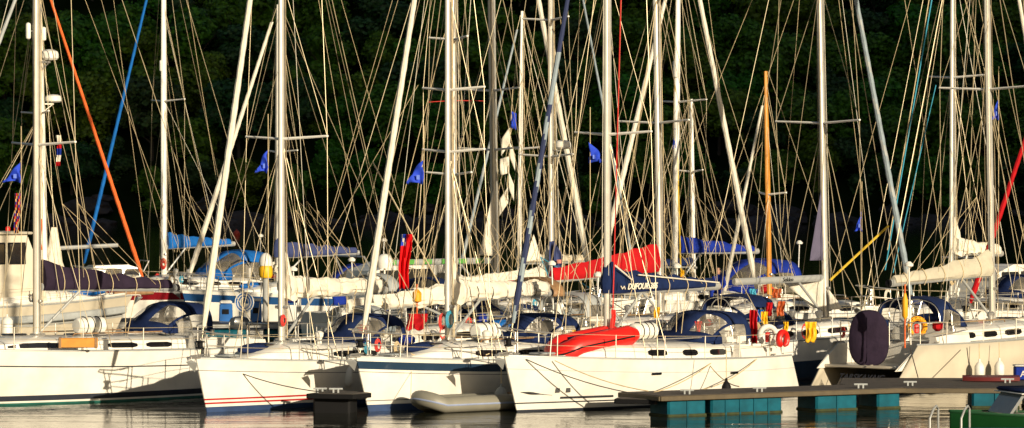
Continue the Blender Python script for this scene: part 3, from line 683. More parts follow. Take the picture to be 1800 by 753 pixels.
# --- motor sailer wheelhouse
def wheelhouse():
    q = MB(); rt = b11.root; z0 = 1.75
    pr = [(-3.7, z0-.3), (-3.7, 3.95), (-1.1, 4.0), (-.75, 3.1), (-.6, 2.7), (-.35, z0-.3)]
    w_ = [1.35, 1.2, 1.2, 1.25, 1.25, 1.35]
    q.loft([[(x, s*ww, z) for (x, z), ww in zip(pr, w_)] for s in (1, -1)])
    wh = q.build('wheelhouse', GELC, rt, smooth=False)
    q = MB(); q.box((-2.4, 0, 4.02), (3.0, 2.7, .1), bev=.04); q.build('roof', GELC, wh)
    for sg in (1, -1):
        for x0, x1 in ((-3.5, -2.85), (-2.6, -1.95), (-1.75, -1.2)):
            q = MB(); q.box(((x0+x1)/2, sg*1.262, 3.32), (x1-x0+.1, .05, .76), bev=.03); f = q.build('window_frame', BLACK, wh)
            q = MB(); q.box(((x0+x1)/2, sg*1.285, 3.32), (x1-x0, .02, .66), bev=.01); q.build('pane', DARKW, f)
        q = MB(); q.tube([(x, sg*(b11.hb(x)+.03), b11.sh(x)-.45) for x in [-6.9+i*.49 for i in range(21)]], .10, 8, flat=1.4); q.build('rubbing_strake', GREYS, rt)
        q = MB(); q.tube([(x, sg*(b11.hb(x)-.02), b11.sh(x)+.1) for x in [-6.9+i*.49 for i in range(21)]], .05, 6); q.build('bulwark_rail', GEL, rt)
    q = MB(); q.lathe([(.02, 0), (.09, .02), (.09, .12), (.04, .17)], (-1.5, -.4, 4.08), 10); q.build('signal_light', REDP, wh)
    q = MB(); q.tube([(.15, 0, 3.45), (2.75, 0, 3.55)], .075, 8); q.build('staysail_boom', ALUG, rt)
    q = MB(); rings = []
    for i in range(12):
        t = i/11; ring = []
        for k in range(14):
            a = k*math.pi/7; r = lerp(.36, .10, t**1.5)*(1+.3*noise.noise((math.cos(a)*3, math.sin(a)*3, t*5)))*(.6+.4*min(1, i/2))
            ring.append((.35+r*math.cos(a), r*.8*math.sin(a), 2.3+1.9*t))
        rings.append(ring)
    q.loft(rings); q.build('lowered_staysail', SAIL, rt)
wheelhouse()
# --- lettering and marks
text_mesh('DUFOUR 385', .215, Matrix.Translation((b4.g.x-1.05, .232, b4.g.z+.10)) @ TP, SAIL, b4.cov, depth=.006, bold=.006, shear=.3)
q = MB(); q.tube([(b4.g.x-.32, .235, b4.g.z+.04), (b4.g.x-.28, .235, b4.g.z+.12), (b4.g.x-.2, .235, b4.g.z+.05), (b4.g.x-.14, .235, b4.g.z+.13)], .016, 5); q.build('emblem', SAIL, b4.cov)
q = MB(); zc = b4.g.z+.62; q.tube([(b4.g.x+.06, .19, zc+.05), (b4.g.x-.35, .24, zc-.2), (b4.g.x-.62, .22, zc-.34)], .022, 5); q.tube([b4.g.lerp(b4.be, .2+.16*k)+Vector((0, .20-.016*k*1.5, .40-.06*k)) for k in range(6)], .018, 5); q.build('piping', SAIL, b4.cov)
text_mesh('Selden', .17, Matrix.Translation((b6.g.x-1.6, -.095, b6.g.z-.02)) @ TS, BLACK, b6.boom, shear=.3)
for k in range(6):
    q = MB(); q.box((b9.g.x-.6-.75*k, -.088, b9.g.z-.0), (.34, .02, .16), bev=.01); q.build('patch', mat('green_patch', (.08, .30, .05), .7), b9.boom)
p = b5.pt(-4.15, .98, -1, .012); text_mesh('2', .16, Matrix.Translation(p) @ TS, LINE, b5.hull, name='mark', shear=.4)
p = b5.pt(-3.8, .98, -1, .012); text_mesh('R', .24, Matrix.Translation(p) @ TS, LINE, b5.hull, name='mark', shear=.4)
q = MB(); q.tube([b5.pt(-3.5+.3*i, .96+.002*i, -1, .006) for i in range(9)], .012, 4); q.build('cove_line', LINE, b5.hull)
tz = Matrix(((0, 0, -1, 0), (-1, 0, 0, 0), (0, 1, 0, 0), (0, 0, 0, 1)))  # seen from astern
text_mesh('TARSKAVAIG', .26, Matrix.Translation((-6.9+1.15*.40/1.28-.03, -.15, .40)) @ Matrix.Rotation(R(40), 4, 'Y') @ tz, LINE, b5.hull, name='boat_name', bold=.004)
for x, z in ((3.0, .52), (2.72, .52)):
    q = MB(); a = b4.pt(x, z, 1, .004); q.box(a, (.12, .03, .11), rz=-.36); q.build('mark', LINE, b4.hull)
q = MB(); pts = [b4.pt(lerp(3.5, 2.4, i/10), .36+.05*math.sin(0)+.0, 1, .004) for i in range(11)]
q.tube([b4.pt(lerp(2.95, 1.5, i/8), .33, 1, .004) for i in range(9)], .028, 5); q.tube([b4.pt(lerp(3.95, 3.15, i/8), .50-.10*(i/8), 1, .004) for i in range(9)], [.006, .02, .034, .036, .026, .012, .008, .006, .004], 6); q.build('bow_stripe', LINE, b4.hull)
for y_, xs_ in ((b4, (.1, -3.0)),):
    for x in xs_:
        q = MB(); q.tube([y_.pt(x-.16, y_.sh(x)-.36, 1, .008), y_.pt(x+.16, y_.sh(x)-.36, 1, .008)], .035, 6); q.build('hull_window', DARKW, y_.hull)
# --- wheel cover and stern gear on the cream yacht
def wheel_cover():
    q = MB(); seg = 28; rings = []
    for x, k in ((-.20, .35), (-.17, .75), (-.10, .95), (0, 1), (.10, .95), (.17, .72), (.2, .3)):
        rings.append([(x+.012*math.sin(a*5+3*x), (.56-.03*math.sin(a))*k*math.copysign(abs(math.cos(a))**.75, math.cos(a)), .80*(k if math.sin(a) > 0 else k*.97)*math.copysign(abs(math.sin(a))**.85, math.sin(a))) for a in [2*math.pi*i/seg for i in range(seg)]])
    q.loft(rings); o = q.build('wheel_cover', PURP, b5.root); lp = wl(b5, (9.88, 97.6, 1.44)); o.location = lp; o.rotation_euler.z = R(30)
    q = MB(); q.tube([(-.20, .02, -.66), (-.205, .02, -.2), (-.205, .02, .3), (-.19, .02, .6)], .012, 5); q.build('seam', PURP, o)
    q = MB(); q.box((0, 0, -.55), (.22, .3, .5), bev=.04); q.build('pedestal', GELC, o)
wheel_cover()
# --- sails left hanging
Y9 = 116.3
panel(b9, [P(868, 330, Y9), P(872, 450, Y9), P(842, 449, Y9-.4)], SAIL, 'storm_jib', .05)
Y6 = 105.8
panel(b6, [P(1443, 335, Y6), P(1447, 458, Y6), P(1424, 458, Y6-.3)], mat('violet_grey_sailcloth', (.10, .09, .15), .85), 'trysail', .04)
panel(b6, [P(1380, 498, Y6), P(1448, 488, Y6), P(1446, 545, Y6), P(1425, 540, Y6)], SAIL, 'dodger_sheet', .08)
panel(b6, [P(1456, 508, Y6), P(1458, 545, Y6), P(1482, 543, Y6)], SAIL, 'dodger_sheet', .04)
panel(b15, [P(938, 412, 127), P(952, 455, 127), P(924, 460, 126.6)], SAIL, 'stowed_jib', .08)
panel(b8, [P(966, 425, 112), P(974, 424, 112), P(990, 492, 112), P(965, 495, 112)], SLATE, 'mast_cover', .15)
panel(b8, [P(974, 424, 111.9), P(990, 452, 111.9), P(988, 480, 111.9), P(974, 470, 111.9)], SLATE, 'mast_cover_flap', .1)
q = MB(); q.box(wl(b8, P(983, 460, 111.8)), (.14, .03, .12), rz=R(-42)); q.build('badge', mat('pale_red_badge', (.6, .25, .2), .7), b8.root)
q = MB(); pz = wl(b9, P(676, 462, 113)); q.lathe([(.25, -.18), (.27, 0), (.26, .1), (.19, .22), (.1, .27), (.01, .285)], pz, 16); o = q.build('satellite_dome', WPL, b9.root)
q = MB(); q.tube([pz+Vector((0, 0, -.18)), Vector((pz.x, pz.y, b9.sh(-5)))], .035, 6); q.build('pole', SS, o)
# --- coloured ropes
rope(b4, P(1093, -60, 91), P(1076, 596, 91), ROPER, .016)
rope(b4, P(1076, 560, 91), P(1072, 604, 91), ROPER, .05)
rope(b8, P(950, 452, 112), P(1003, 578, 110), ROPEB, .018); rope(b8, P(950, 452, 112), P(1125, 562, 110), ROPEB, .016)
rope(b6, P(1459, 493, 106), P(1562, 397, 106), ROPEY, .035, name='yellow_strop')
rope(b14, P(1187, 150, 130), P(1197, 488, 130), ROPEY, .028, name='yellow_halyard')
rope(b18, P(1641, -20, 118), P(1556, 475, 117), ROPEB, .02); rope(b18, P(1636, -20, 118), P(1560, 440, 117), ROPE, .016); rope(b18, P(1645, 150, 118), P(1570, 480, 117), ROPEB, .014)
rope(b9, P(752, 180, 116), P(853, 178, 116.4), ROPER, .012, d=-.03)
rope(b12, P(497, -10, 148), P(640, 400, 148), ROPED, .01) if False else None
rope(b10, P(655, 285, 101), P(772, 500, 101), WIRE, .022, name='running_backstay')
for a, b, Y_, yy in [((560, 0), (640, 470), 120, b9), ((540, 480), (735, 150), 118, b9), ((690, 0), (575, 400), 118, b9), ((150, 0), (330, 480), 140, b12), ((200, 0), (262, 480), 140, b12), ((330, 0), (405, 470), 140, b12),
                     ((580, 395), (700, 0), 135, b13), ((600, 0), (735, 470), 130, b9), ((1395, 0), (1245, 440), 128, b17), ((1322, 0), (1150, 420), 128, b17), ((1405, 0), (1375, 400), 126, b17), ((1600, 0), (1465, 480), 110, b6),
                     ((1245, 0), (1300, 430), 125, b16), ((1590, 0), (1660, 460), 118, b18), ((1720, 0), (1800, 420), 115, b19), ((800, 0), (880, 440), 118, b9), ((820, 0), (760, 470), 118, b9), ((1030, 0), (905, 470), 118, b8), ((1240, 440), (1340, 250), 126, b17)]:
    rope(yy, P(a[0], a[1], Y_), P(b[0], b[1], Y_), ROPE, WR*.8, name='running_line')
def mooring(y, a, b, d=.1, m=ROPE, r=.014): return rope(y, a, b, m, r, d, name='mooring_line')
mooring(b4, P(925, 632, 88.2), P(1133, 695, 87.6), .12, ROPED); mooring(b4, P(975, 634, 88.4), P(1140, 688, 87.6), .10); mooring(b4, P(1258, 632, 92), P(1150, 690, 88), .12); mooring(b4, P(1330, 632, 93.3), P(1210, 688, 89), .2); mooring(b4, P(1240, 632, 92), P(1300, 680, 89.6), .15)
mooring(b2, P(378, 638, 89), P(570, 690, 87.6), .12, ROPED); mooring(b2, P(420, 645, 89.3), P(480, 675, 90), .02, ROPED)
mooring(b3, P(722, 622, 89.6), P(860, 622, 91.0), .22); mooring(b3, P(724, 626, 89.5), P(722, 700, 88.1), 0, ROPE, .008)
mooring(b5, P(1600, 612, 95.8), P(1614, 664, 94.6), 0, ROPED); mooring(b5, P(1700, 612, 97.5), P(1706, 663, 94.7), .0, ROPED)
# ------------------------------------------------------------------ pontoons
def pontoon(name, poly, z, label, floats, cleats=(), fasc=FASC):
    root = empty(name, (poly[0][0], poly[0][1], 0), 0, label, 'pontoon', 'floating pontoons'); o0 = Vector((poly[0][0], poly[0][1], 0))
    q = MB(); q.loft([[Vector((x, Y, zz))-o0 for x, Y in poly] for zz in (z-.1, z)]); q.build('decking', TIMB, root, smooth=False)
    q = MB(); cx = sum(p[0] for p in poly)/len(poly); cy = sum(p[1] for p in poly)/len(poly)
    for (x0, y0), (x1, y1) in zip(poly, poly[1:]+poly[:1]):
        L_ = math.hypot(x1-x0, y1-y0); an = math.atan2(y1-y0, x1-x0)
        nx, ny = (y1-y0)/L_, -(x1-x0)/L_
        if nx*((x0+x1)/2-cx)+ny*((y0+y1)/2-cy) < 0: nx, ny = -nx, -ny
        q.box(Vector(((x0+x1)/2+nx*.04, (y0+y1)/2+ny*.04, z-.07))-o0, (L_+.07, .07, .12), rz=an, bev=.012)
    q.build('fascia', fasc, root, smooth=False)
    for fx, fy, fl, fd, an in floats:
        q = MB(); q.box((0, 0, .12), (fl, fd, .58), bev=.05); k = int(fl/.42)
        for j in range(1, k): q.box((-fl/2+fl*j/k, -fd/2-.012, .12), (.05, .03, .5), bev=.008)
        q.box((0, 0, .0), (fl+.03, fd+.03, .11), bev=.02, mi=1)
        o = q.build('float', [TEALP, ALGAE], root, smooth=False); o.location = Vector((fx, fy, 0))-o0; o.rotation_euler.z = an
    for cx_, cy_ in cleats:
        q = MB(); c = Vector((cx_, cy_, z))-o0; q.tube([c+Vector((-.17, 0, .1)), c+Vector((.17, 0, .1))], .025, 6); q.box(c+Vector((-.06, 0, .05)), (.04, .05, .1)); q.box(c+Vector((.06, 0, .05)), (.04, .05, .1)); q.build('cleat', GREYS, root)
    return root
an = math.atan2(3.7, 6.66); ca, sa = math.cos(an), math.sin(an)
def along(d, dep=0.0): return (3.34+ca*d-sa*dep, 86.3+sa*d+ca*dep)
fl = [(*along(1.15, .5), 1.1, .9, an), (*along(2.9, .5), 2.1, .9, an), (*along(5.6, .5), 1.25, .9, an), (*along(7.2, .5), .7, .9, an)]
pontoon('pontoon', [along(.35), along(7.6), along(7.6, 1.9), along(.35, 1.9)], .52, 'long timber pontoon on teal floats running beside the yacht with the red dinghy', fl, [along(1.3, .3), along(3.4, .25), along(6.5, .3)])
pontoon('pontoon', [(2.6, 87.1), (3.5, 86.8), (3.3, 87.5), (2.7, 87.7)], .42, 'narrow dark end of the pontoon under the mooring ropes of the white yacht', [], fasc=BLACK)
pontoon('pontoon', [(8.55, 92.0), (9.95, 90.15), (22, 89.9), (22, 94.9), (8.9, 94.9)], .50, 'wide timber pontoon below the stern of the cream yacht at right', [(12.35+.0, 90.5, 1.2, .9, 0), (13.75, 90.5, 1.2, .9, 0), (15.2, 90.5, 1.2, .9, 0)], [(13.0, 92.5), (10.3, 91.2)])
pontoon('pontoon', [(-5.05, 87.9), (-3.95, 87.6), (-3.6, 88.3), (-4.5, 89.4)], .5, 'short black finger pontoon between the red striped and dark banded yachts', [], [(-4.8, 88.2), (-4.4, 88.1)], fasc=BLACK)
q = MB(); q.box((0, 0, .12), (.95, .8, .6), bev=.05); o = q.build('float', BLACK, [o for o in bpy.data.objects if o.name.startswith('pontoon') and o.type == 'EMPTY'][-1], smooth=False); o.location = (.62, .45, 0); o.rotation_euler.z = -.2
pontoon('pontoon', [(-11.4, 128.2), (-4.0, 129.2), (-4.0, 131.6), (-11.4, 130.6)], .62, 'timber pontoon in the middle distance with blue power pedestals on it', [(-10.5+2.2*k, 128.9+.3*k, 1.6, .9, .13) for k in range(4)], fasc=GREYD)
pf = pontoon('pontoon', [(9.4, 74.6), (13.5, 74.6), (13.5, 78.2), (9.4, 78.2)], .22, 'nearest pontoon at the bottom edge, carrying the swim ladder', [(10.5, 76, 1.5, 1.6, 0), (12.4, 76, 1.5, 1.6, 0)])
q = MB()
for k in (0, 1):
    x = PX(1630+55*k, 78.9); q.tube([(x, 78.4, .1), (x, 78.4, .50), (x+.10, 78.55, .70), (x+.19, 78.75, .76), (x+.25, 78.9, .68), (x+.26, 78.95, -.7)], .026, 8)
for z in (-.1, -.4): q.tube([(PX(1640, 78.9)+.14, 78.95, z), (PX(1695, 78.9)+.16, 78.95, z)], .02, 6)
o = q.build('swim_ladder', ALUG, None); tag(o, 'grey tubular swim ladder with two hooped handrails at the bottom edge', 'ladder')
# ------------------------------------------------------------------ inflatables
def inflatable(L_, W_, r, m, strake, loc, rz, label, flip=False, pitch=0.0, cat='dinghy', thwart=WPL):
    root = empty('inflatable_dinghy', loc, rz, label, cat); s = -1 if flip else 1
    path = [(-L_/2, -W_/2+r, 0), (-L_/2+.25, -W_/2+r, 0)]
    for i in range(9):
        a = -math.pi/2+math.pi*i/8; path.append((L_/2-W_/2+r*.2+(W_/2-r)*math.cos(a)*1.05, (W_/2-r)*math.sin(a), s*.16*max(0, math.cos(a))))
    path = path[:2]+[(0, -W_/2+r, 0)]+path[2:]+[(0, W_/2-r, 0), (-L_/2+.25, W_/2-r, 0), (-L_/2, W_/2-r, 0)]
    rad = [r*.55, r]+[r]*(len(path)-4)+[r, r*.55]
    q = MB(); q.tube(path, rad, 14); t = q.build('tube', m, root); objs = [t]
    q = MB(); c = Vector((0, 0, 0)); out = []
    for p in path[1:-1]:
        v = Vector((max(0, p[0]-(L_/2-W_/2)), p[1], 0)); v.normalize(); out.append(Vector(p)+v*(r*.98))
    q.tube(out, .016, 6, flat=1.6); objs.append(q.build('rubbing_strake', strake, root))
    q = MB(); q.box((-.2, 0, -s*(.10 if not flip else .17)), (L_*(.86 if not flip else .6), W_-2*r+.05, .05), bev=.02); objs.append(q.build('floor', GREYD if not flip else NAVY, root))
    q = MB(); q.box((-L_/2+.22, 0, s*.04), (.05, W_-2*r+.04, .36), bev=.01); objs.append(q.build('transom', TEAK, root))
    if not flip: q = MB(); q.box((.1, 0, .14), (.24, W_-r, .03), bev=.01); objs.append(q.build('thwart', thwart, root))
    root.rotation_euler = (0, pitch, rz); return root
inflatable(3.1, 1.2, .205, GRYP, mat('pale_blue_strake', (.25, .30, .45), .5), (-1.15, 88.95, .20), R(180+37), 'grey inflatable dinghy afloat beside the dark banded white yacht')
dl = b4.M @ Vector((.95, .15, b4.sh(1)+.42))
inflatable(2.5, 1.3, .27, REDP, BLACK, dl, R(216), 'red inflatable dinghy lashed upside down on the foredeck of the white yacht', flip=True, pitch=R(8))
# ------------------------------------------------------------------ loose gear
def fender(px, py, Y, label, r=.12, h=.55, m=WPL, rope_up=.5):
    p = P(px, py, Y); root = empty('fender', p, 0, label, 'fender', 'fenders hung over the sides'); q = MB()
    q.lathe([(.02, -h/2), (r*.5, -h/2+.02), (r, -h/2+.12), (r, h/2-.14), (r*.6, h/2-.04), (.035, h/2), (.03, h/2+.07), (.01, h/2+.08)], (0, 0, 0), 14); q.build('body', m, root)
    line('lanyard', (0, 0, h/2+.06), (0, .05, h/2+rope_up), ROPE, .012, root)
fender(612, 662, 90.9, 'white fender in shade on the hull of the red striped yacht', .11)
fender(1722, 652, 97.6, 'white fender hanging on the cream yacht, left of a pair', .14, .5); fender(1757, 650, 98.2, 'white fender hanging on the cream yacht, right of a pair', .14, .5)
fender(1277, 684, 89.9, 'dark fender between the pontoon and the white yacht', .12, .4, BLACK, .8)
fender(881, 692, 89.8, 'round dark fender above the grey dinghy', .17, .34, GREYS, .6)
fender(337, 546, 143.5, 'pale fender hanging on the red hull at the back', .16, .8); fender(12, 580, 119, 'fat cream fender hanging at the far left edge', .2, .9)
def horseshoe(px, py, Y, m, label, r=.26, txt=None, rz=0.0, centre=None):
    root = empty('horseshoe_buoy', P(px, py, Y), rz, label, 'life buoy'); q = MB()
    pts = [(r*math.cos(a), 0, r*math.sin(a)) for a in [R(-62+304*i/16) for i in range(17)]]
    q.tube([(p[0], p[1], p[2]) for p in pts], [.05]+[.092]*15+[.05], 10, flat=.8); q.build('ring', m, root)
    if centre: q = MB(); q.box((0, .02, -.05), (.14, .08, .26), bev=.03); q.build('light', centre, root)
    if txt:
        for i, ch in enumerate(txt):
            a = R(205-230*i/(len(txt)-1)); M_ = Matrix.Translation((r*math.cos(a), -.083, r*math.sin(a))) @ Matrix.Rotation(R(90)-a, 4, 'Y') @ TS
            text_mesh(ch, .105, M_, BLACK, root, bold=.003)
horseshoe(1612, 575, 97.9, mat('marigold_foam', (.85, .38, .01), .6), 'marigold horseshoe buoy lettered TARSKAVAIG on the cream yacht', .235, 'TARSKAVAIG', R(15), REDP)
horseshoe(1376, 597, 93.9, REDP, 'red horseshoe buoy on the stern rail of the white yacht', .2, None, R(55), None)
horseshoe(1350, 590, 94.6, WPL, 'white horseshoe buoy beside the red one on the stern rail', .24, None, R(20), REDP)
horseshoe(628, 491, 140, YEL, 'yellow horseshoe buoy on the yacht with the slate blue cover', .42, None, 0, ORNG)
def danbuoy(px, y0, y1, Y, label, fl=.08):
    a, b = P(px, y1, Y), P(px, y0, Y); h = b.z-a.z; root = empty('dan_buoy', a, 0, label, 'marker buoy'); q = MB(); q.tube([(0, 0, 0), (0, 0, h)], .022, 6); q.build('pole', ORNG, root)
    q = MB(); q.lathe([(.02, h*.45), (fl, h*.5), (fl, h*.75), (.03, h*.86)], (0, 0, 0), 10); q.build('float', mat('marigold_foam', (.85, .38, .01)), root)
danbuoy(1591, 500, 612, 95.9, 'slim orange dan buoy standing at the stern rail of the cream yacht'); danbuoy(733, 500, 560, 101, 'short yellow dan buoy near the red cloth amid the second row', .13)
# hanging cloths, jackets, flags
def cloth(name, px0, py0, px1, py1, Y, m, label, cat, seed=0, taper=.0, wave=.05, parts=None, lean=0.0):
    a = P(px0, py0, Y); wd = (px1-px0)/F*Y; ht = (py1-py0)/F*Y; q = MB(); n = 14; k = 10; rings = []
    for j in range(n+1):
        v = j/n; wv = wd*(1-taper*v); rings.append([(wd*lean*v+wv*i/k*(1-.04*math.sin(v*9+seed))+wd*.06*math.sin(v*5+seed), wave*math.sin(i*1.3+v*4+seed)+.04*noise.noise((i*.5, v*5, seed)), -ht*v-.06*wd*math.sin(i+seed)*v) for i in range(k+1)])
    ids = q.loft(rings, closed=False)
    mats = m if isinstance(m, list) else [m]
    if parts:
        for fi in range(len(q.f)): q.m[fi] = parts(fi % k, fi//k, k, n)
    o = q.build(name, mats, None); o.location = a; tag(o, label, cat); o.modifiers.new('thick', 'SOLIDIFY').thickness = .012; return o
def burgee(px, py, Y, label, w=20, h=46, seed=0, m=ROYAL, group='blue burgees'):
    a = P(px, py, Y); sc = Y/F; q = MB(); n = 12; rings = []
    for i in range(n+1):     # a triangular flag drooping from its hoist
        t = i/n; hh = (1-t)*.72*h*sc; x = -w*sc*t*(1-.25*math.sin(3*t+seed)); z = -h*sc*(.45*t+.25*t*t)
        rings.append([(x+.03*math.sin(j*2+t*7+seed), .06*math.sin(t*8+j+seed), z-hh*j/4) for j in range(5)])
    q.loft(rings, closed=False); root = empty('burgee', a, 0, label, 'flag', group); o = q.build('cloth', m, root); o.modifiers.new('thick', 'SOLIDIFY').thickness = .01
    o2 = q_ = MB(); q_.box((-w*sc*.35, -.07, -h*sc*.5), (w*sc*.22, .02, h*sc*.14), bev=.005); q_.build('emblem', mat('pale_blue_mark', (.12, .2, .7), .8), root)
    line('flag_halyard', (.02, 0, .9), (.02, 0, -min(a.z-1.6, 5.2)), ROPE, .01, root)
mblue = mat('burgee_blue', (.01, .05, .55), .8, var=.2)
burgee(36, 282, 93, 'blue burgee flying left of the far left yacht\'s mast', 26, 56, 1, mblue); burgee(470, 262, 91, 'blue burgee under the spreader of the red striped yacht', 16, 60, 2, mblue)
burgee(744, 282, 91.2, 'blue burgee under the spreader of the dark banded yacht', 26, 60, 3, mblue); burgee(1036, 250, 91.2, 'blue burgee with pale emblem near the striped furled headsail', -24, 52, 4, mblue)
burgee(1188, 225, 130, 'narrow blue burgee beside the yellow halyard', 6, 52, 5, mblue); burgee(1514, 372, 106, 'blue burgee flying low right of the navy yacht\'s mast', 12, 50, 6, mblue); burgee(1754, 172, 102, 'blue burgee at the right spreader of the cream yacht', 10, 56, 7, mblue)
def ens(i, j, k, n):
    if j < n*.18 and i < k*.5: return 1 if abs(i-j*1.3-1) < 1 else 2
    return 0
cloth('ensign', 703, 412, 724, 508, 100.6, [mat('ensign_red', (.72, .008, .012), .8, spec=.2), SAIL, mblue, ROYAL], 'drooping red ensign with union canton hanging among the second row', 'flag', 2, .25, .1, ens, -.05)
cloth('ensign', 1318, 545, 1332, 604, 95.2, REDC, 'furled red ensign at the stern of the white yacht', 'flag', 4, .1, .06)
cloth('ensign', 1222, 565, 1234, 590, 93.6, REDP, 'small red flag seen through the navy sprayhood', 'flag', 5, .5, .05)
cloth('signal_flag', 99, 238, 107, 292, 100, [SAIL, REDC, ROYAL], 'narrow red white and blue flag beside the left masts', 'flag', 6, 0, .05, lambda i, j, k, n: (j//3) % 3)
cloth('signal_flag', 25, 340, 36, 410, 95, [REDC, mat('flag_gold', (.6, .35, .1)), ROYAL], 'patterned red pennant hanging below the left blue burgee', 'flag', 7, .2, .05, lambda i, j, k, n: (i+j) % 3)
cloth('signal_flag', 66, 385, 74, 440, 94, ORNG, 'orange pennant behind the far left mast', 'flag', 8, .1, .03)
cloth('courtesy_flag', 893, 493, 906, 509, 110, [REDC, SAIL], 'small red and white striped flag near the striped headsail', 'flag', 9, 0, .02, lambda i, j, k, n: (j//2) % 2)
cloth('courtesy_flag', 1049, 591, 1059, 600, 89, [SAIL, REDC], 'tiny white flag with red square by the bow rail', 'flag', 3, 0, .01, lambda i, j, k, n: int(3 < i < 7 and 4 < j < 10)) if False else None
def flagstring():
    root = empty('flag_string', P(893, 355, 117), 0, 'string of limp white flags hanging left of a slender mast', 'flags'); o0 = P(893, 355, 117)
    a = P(899, 195, 117)-o0; line('cord', a+Vector((.05, 0, .8)), (-.05, 0, 0), ROPE, .012, root)
    for k in range(6):
        c = a.lerp(Vector((0, 0, 0)), k/6); q = MB(); q.loft([[c+Vector((-.02+(.30*j/5)*(-1 if k % 2 else .6), .05*math.sin(j+i+k), -.11*i-.09*j*(1 if k % 3 else .2))) for j in range(6)] for i in range(6)], closed=False)
        o = q.build('flag', mblue if k == 0 else SAIL, root); o.modifiers.new('thick', 'SOLIDIFY').thickness = .01
flagstring()
for (x0, y0, x1, y1, Y_, m, lb, c, sd_) in [
    (1347, 532, 1358, 556, 102, REDC, 'crimson jacket hanging under the dark sprayhood', 'jacket', 1), (1366, 530, 1380, 556, 102, mat('dull_orange', (.45, .09, .02)), 'orange jacket hanging under the dark sprayhood', 'jacket', 2), (1330, 545, 1342, 566, 102, BLUE, 'blue towel hanging under the dark sprayhood', 'towel', 3),
    (1338, 548, 1350, 578, 100.5, YEL, 'yellow bag hanging below the orange jacket', 'bag', 4), (1416, 566, 1436, 602, 97, YEL, 'yellow rescue sling bag on the stern rail of the navy yacht', 'bag', 5), (1377, 566, 1386, 586, 97, YEL, 'small yellow pouch on the rail right of the white buoy', 'bag', 6),
    (716, 552, 752, 580, 100.8, REDC, 'bunched red cloth on a rail among the second row', 'cloth', 7), (1196, 475, 1203, 500, 104, YEL, 'yellow pouch hanging above the navy sprayhood', 'bag', 8), (1358, 508, 1374, 524, 112, mat('dull_orange', (.45, .09, .02)), 'orange tarpaulin beneath the wooden mast', 'tarpaulin', 9),
    (1318, 508, 1330, 520, 118, ROPEB, 'turquoise cloth near the foot of the wooden mast', 'cloth', 10), (520, 520, 530, 560, 120, WPL, 'white towel hanging behind the red striped yacht', 'towel', 11), (1005, 580, 1030, 598, 96, YEL, 'yellow bag on deck behind the red dinghy', 'bag', 12),
    (990, 582, 1004, 598, 96, WPL, 'white bag on deck behind the red dinghy', 'bag', 13), (1070, 545, 1082, 590, 91.6, REDP, 'red rope bag hanging at the navy covered mast', 'bag', 14), (1150, 540, 1160, 560, 104, YEL, 'yellow oilskin hanging behind the navy boom', 'oilskin', 15)]:
    cloth(c.replace(' ', '_'), x0, y0, x1, y1, Y_, m, lb, c, sd_, .15, .03)
# tan folded plank on the far left yacht, gear on the pontoons, lamps
q = MB(); c = P(137, 603, 91.4); q.box((0, 0, 0), (1.02, .08, .26), bev=.02, rz=.1)
root = empty('fender_board', c, R(0), 'tan varnished fender board lashed to the rail of the far left yacht', 'board'); q.build('plank', VARN, root)
for dx in (-.46, .46): q = MB(); q.box((dx, dx*.1, 0), (.07, .11, .29), bev=.01); q.build('strap', TEAK, root)
def pedestal(px, y0, y1, Y, m, label, cat='power pedestal', w=.5):
    a, b = P(px, y1, Y), P(px, y0, Y); h = b.z-a.z; root = empty('power_pedestal', a, 0, label, cat, 'pedestals on the middle pontoon'); q = MB(); q.box((0, 0, h/2), (w, w*.7, h), bev=.04, tp=.92); q.build('cabinet', m, root)
    q = MB(); q.box((0, 0, h+.05), (w*.9, w*.6, .14), bev=.05); q.build('cap', WPL, root)
    q = MB(); q.box((0, -w*.36, h*.6), (w*.5, .03, h*.25), bev=.01); q.build('socket_panel', BLACK, root)
pb = mat('pedestal_blue', (.02, .13, .42), .4)
pedestal(397, 534, 569, 129.4, pb, 'bright blue power pedestal left of the hose post on the middle pontoon'); pedestal(450, 530, 570, 130, pb, 'bright blue cabinet just left of the striped yacht\'s mast', w=.42)
def hosepost():
    a = P(424, 566, 129.6); root = empty('hose_post', a, 0, 'grey post with a coiled blue and white hose on the middle pontoon', 'hose post'); q = MB(); q.tube([(0, 0, 0), (0, 0, 1.15)], .09, 10); q.build('post', GREYS, root)
    for k in range(5):
        q = MB(); r = .16+.045*k; q.tube([(.12+r*math.cos(t_*math.pi/9), -.1-.02*(k % 2), .72+r*math.sin(t_*math.pi/9)*1.1) for t_ in range(19)], .02, 5); q.build('hose', pb if k % 2 else WPL, root)
hosepost()
def outboard(px, py, Y, label):
    root = empty('outboard_motor', P(px, py, Y), R(20), label, 'outboard motor'); q = MB()
    q.loft([[(x*w_, y_*w_*.8, z) for x, y_ in ((.28, -.1), (.28, .1), (.1, .2), (-.2, .18), (-.3, .06), (-.3, -.06), (-.2, -.18), (.1, -.2))] for z, w_ in ((-.12, .8), (-.08, 1), (.12, 1.02), (.22, .8), (.26, .4))]); q.build('cowling', mat('outboard_grey', (.05, .055, .06), .35, coat=.4), root)
    q = MB(); q.box((0, 0, -.4), (.14, .1, .6), bev=.03); q.lathe([(.01, -.25), (.07, -.15), (.07, .12), (.01, .2)], (-.02, 0, -.68), 10, axis='X'); q.box((-.05, 0, -.6), (.3, .2, .02)); q.build('leg', GREYD, root)
    q = MB(); q.tube([(.25, 0, .02), (.65, 0, .12)], .025, 6); q.build('tiller', BLACK, root)
outboard(421, 572, 104, 'grey outboard motor clamped to a rail behind the red striped yacht')
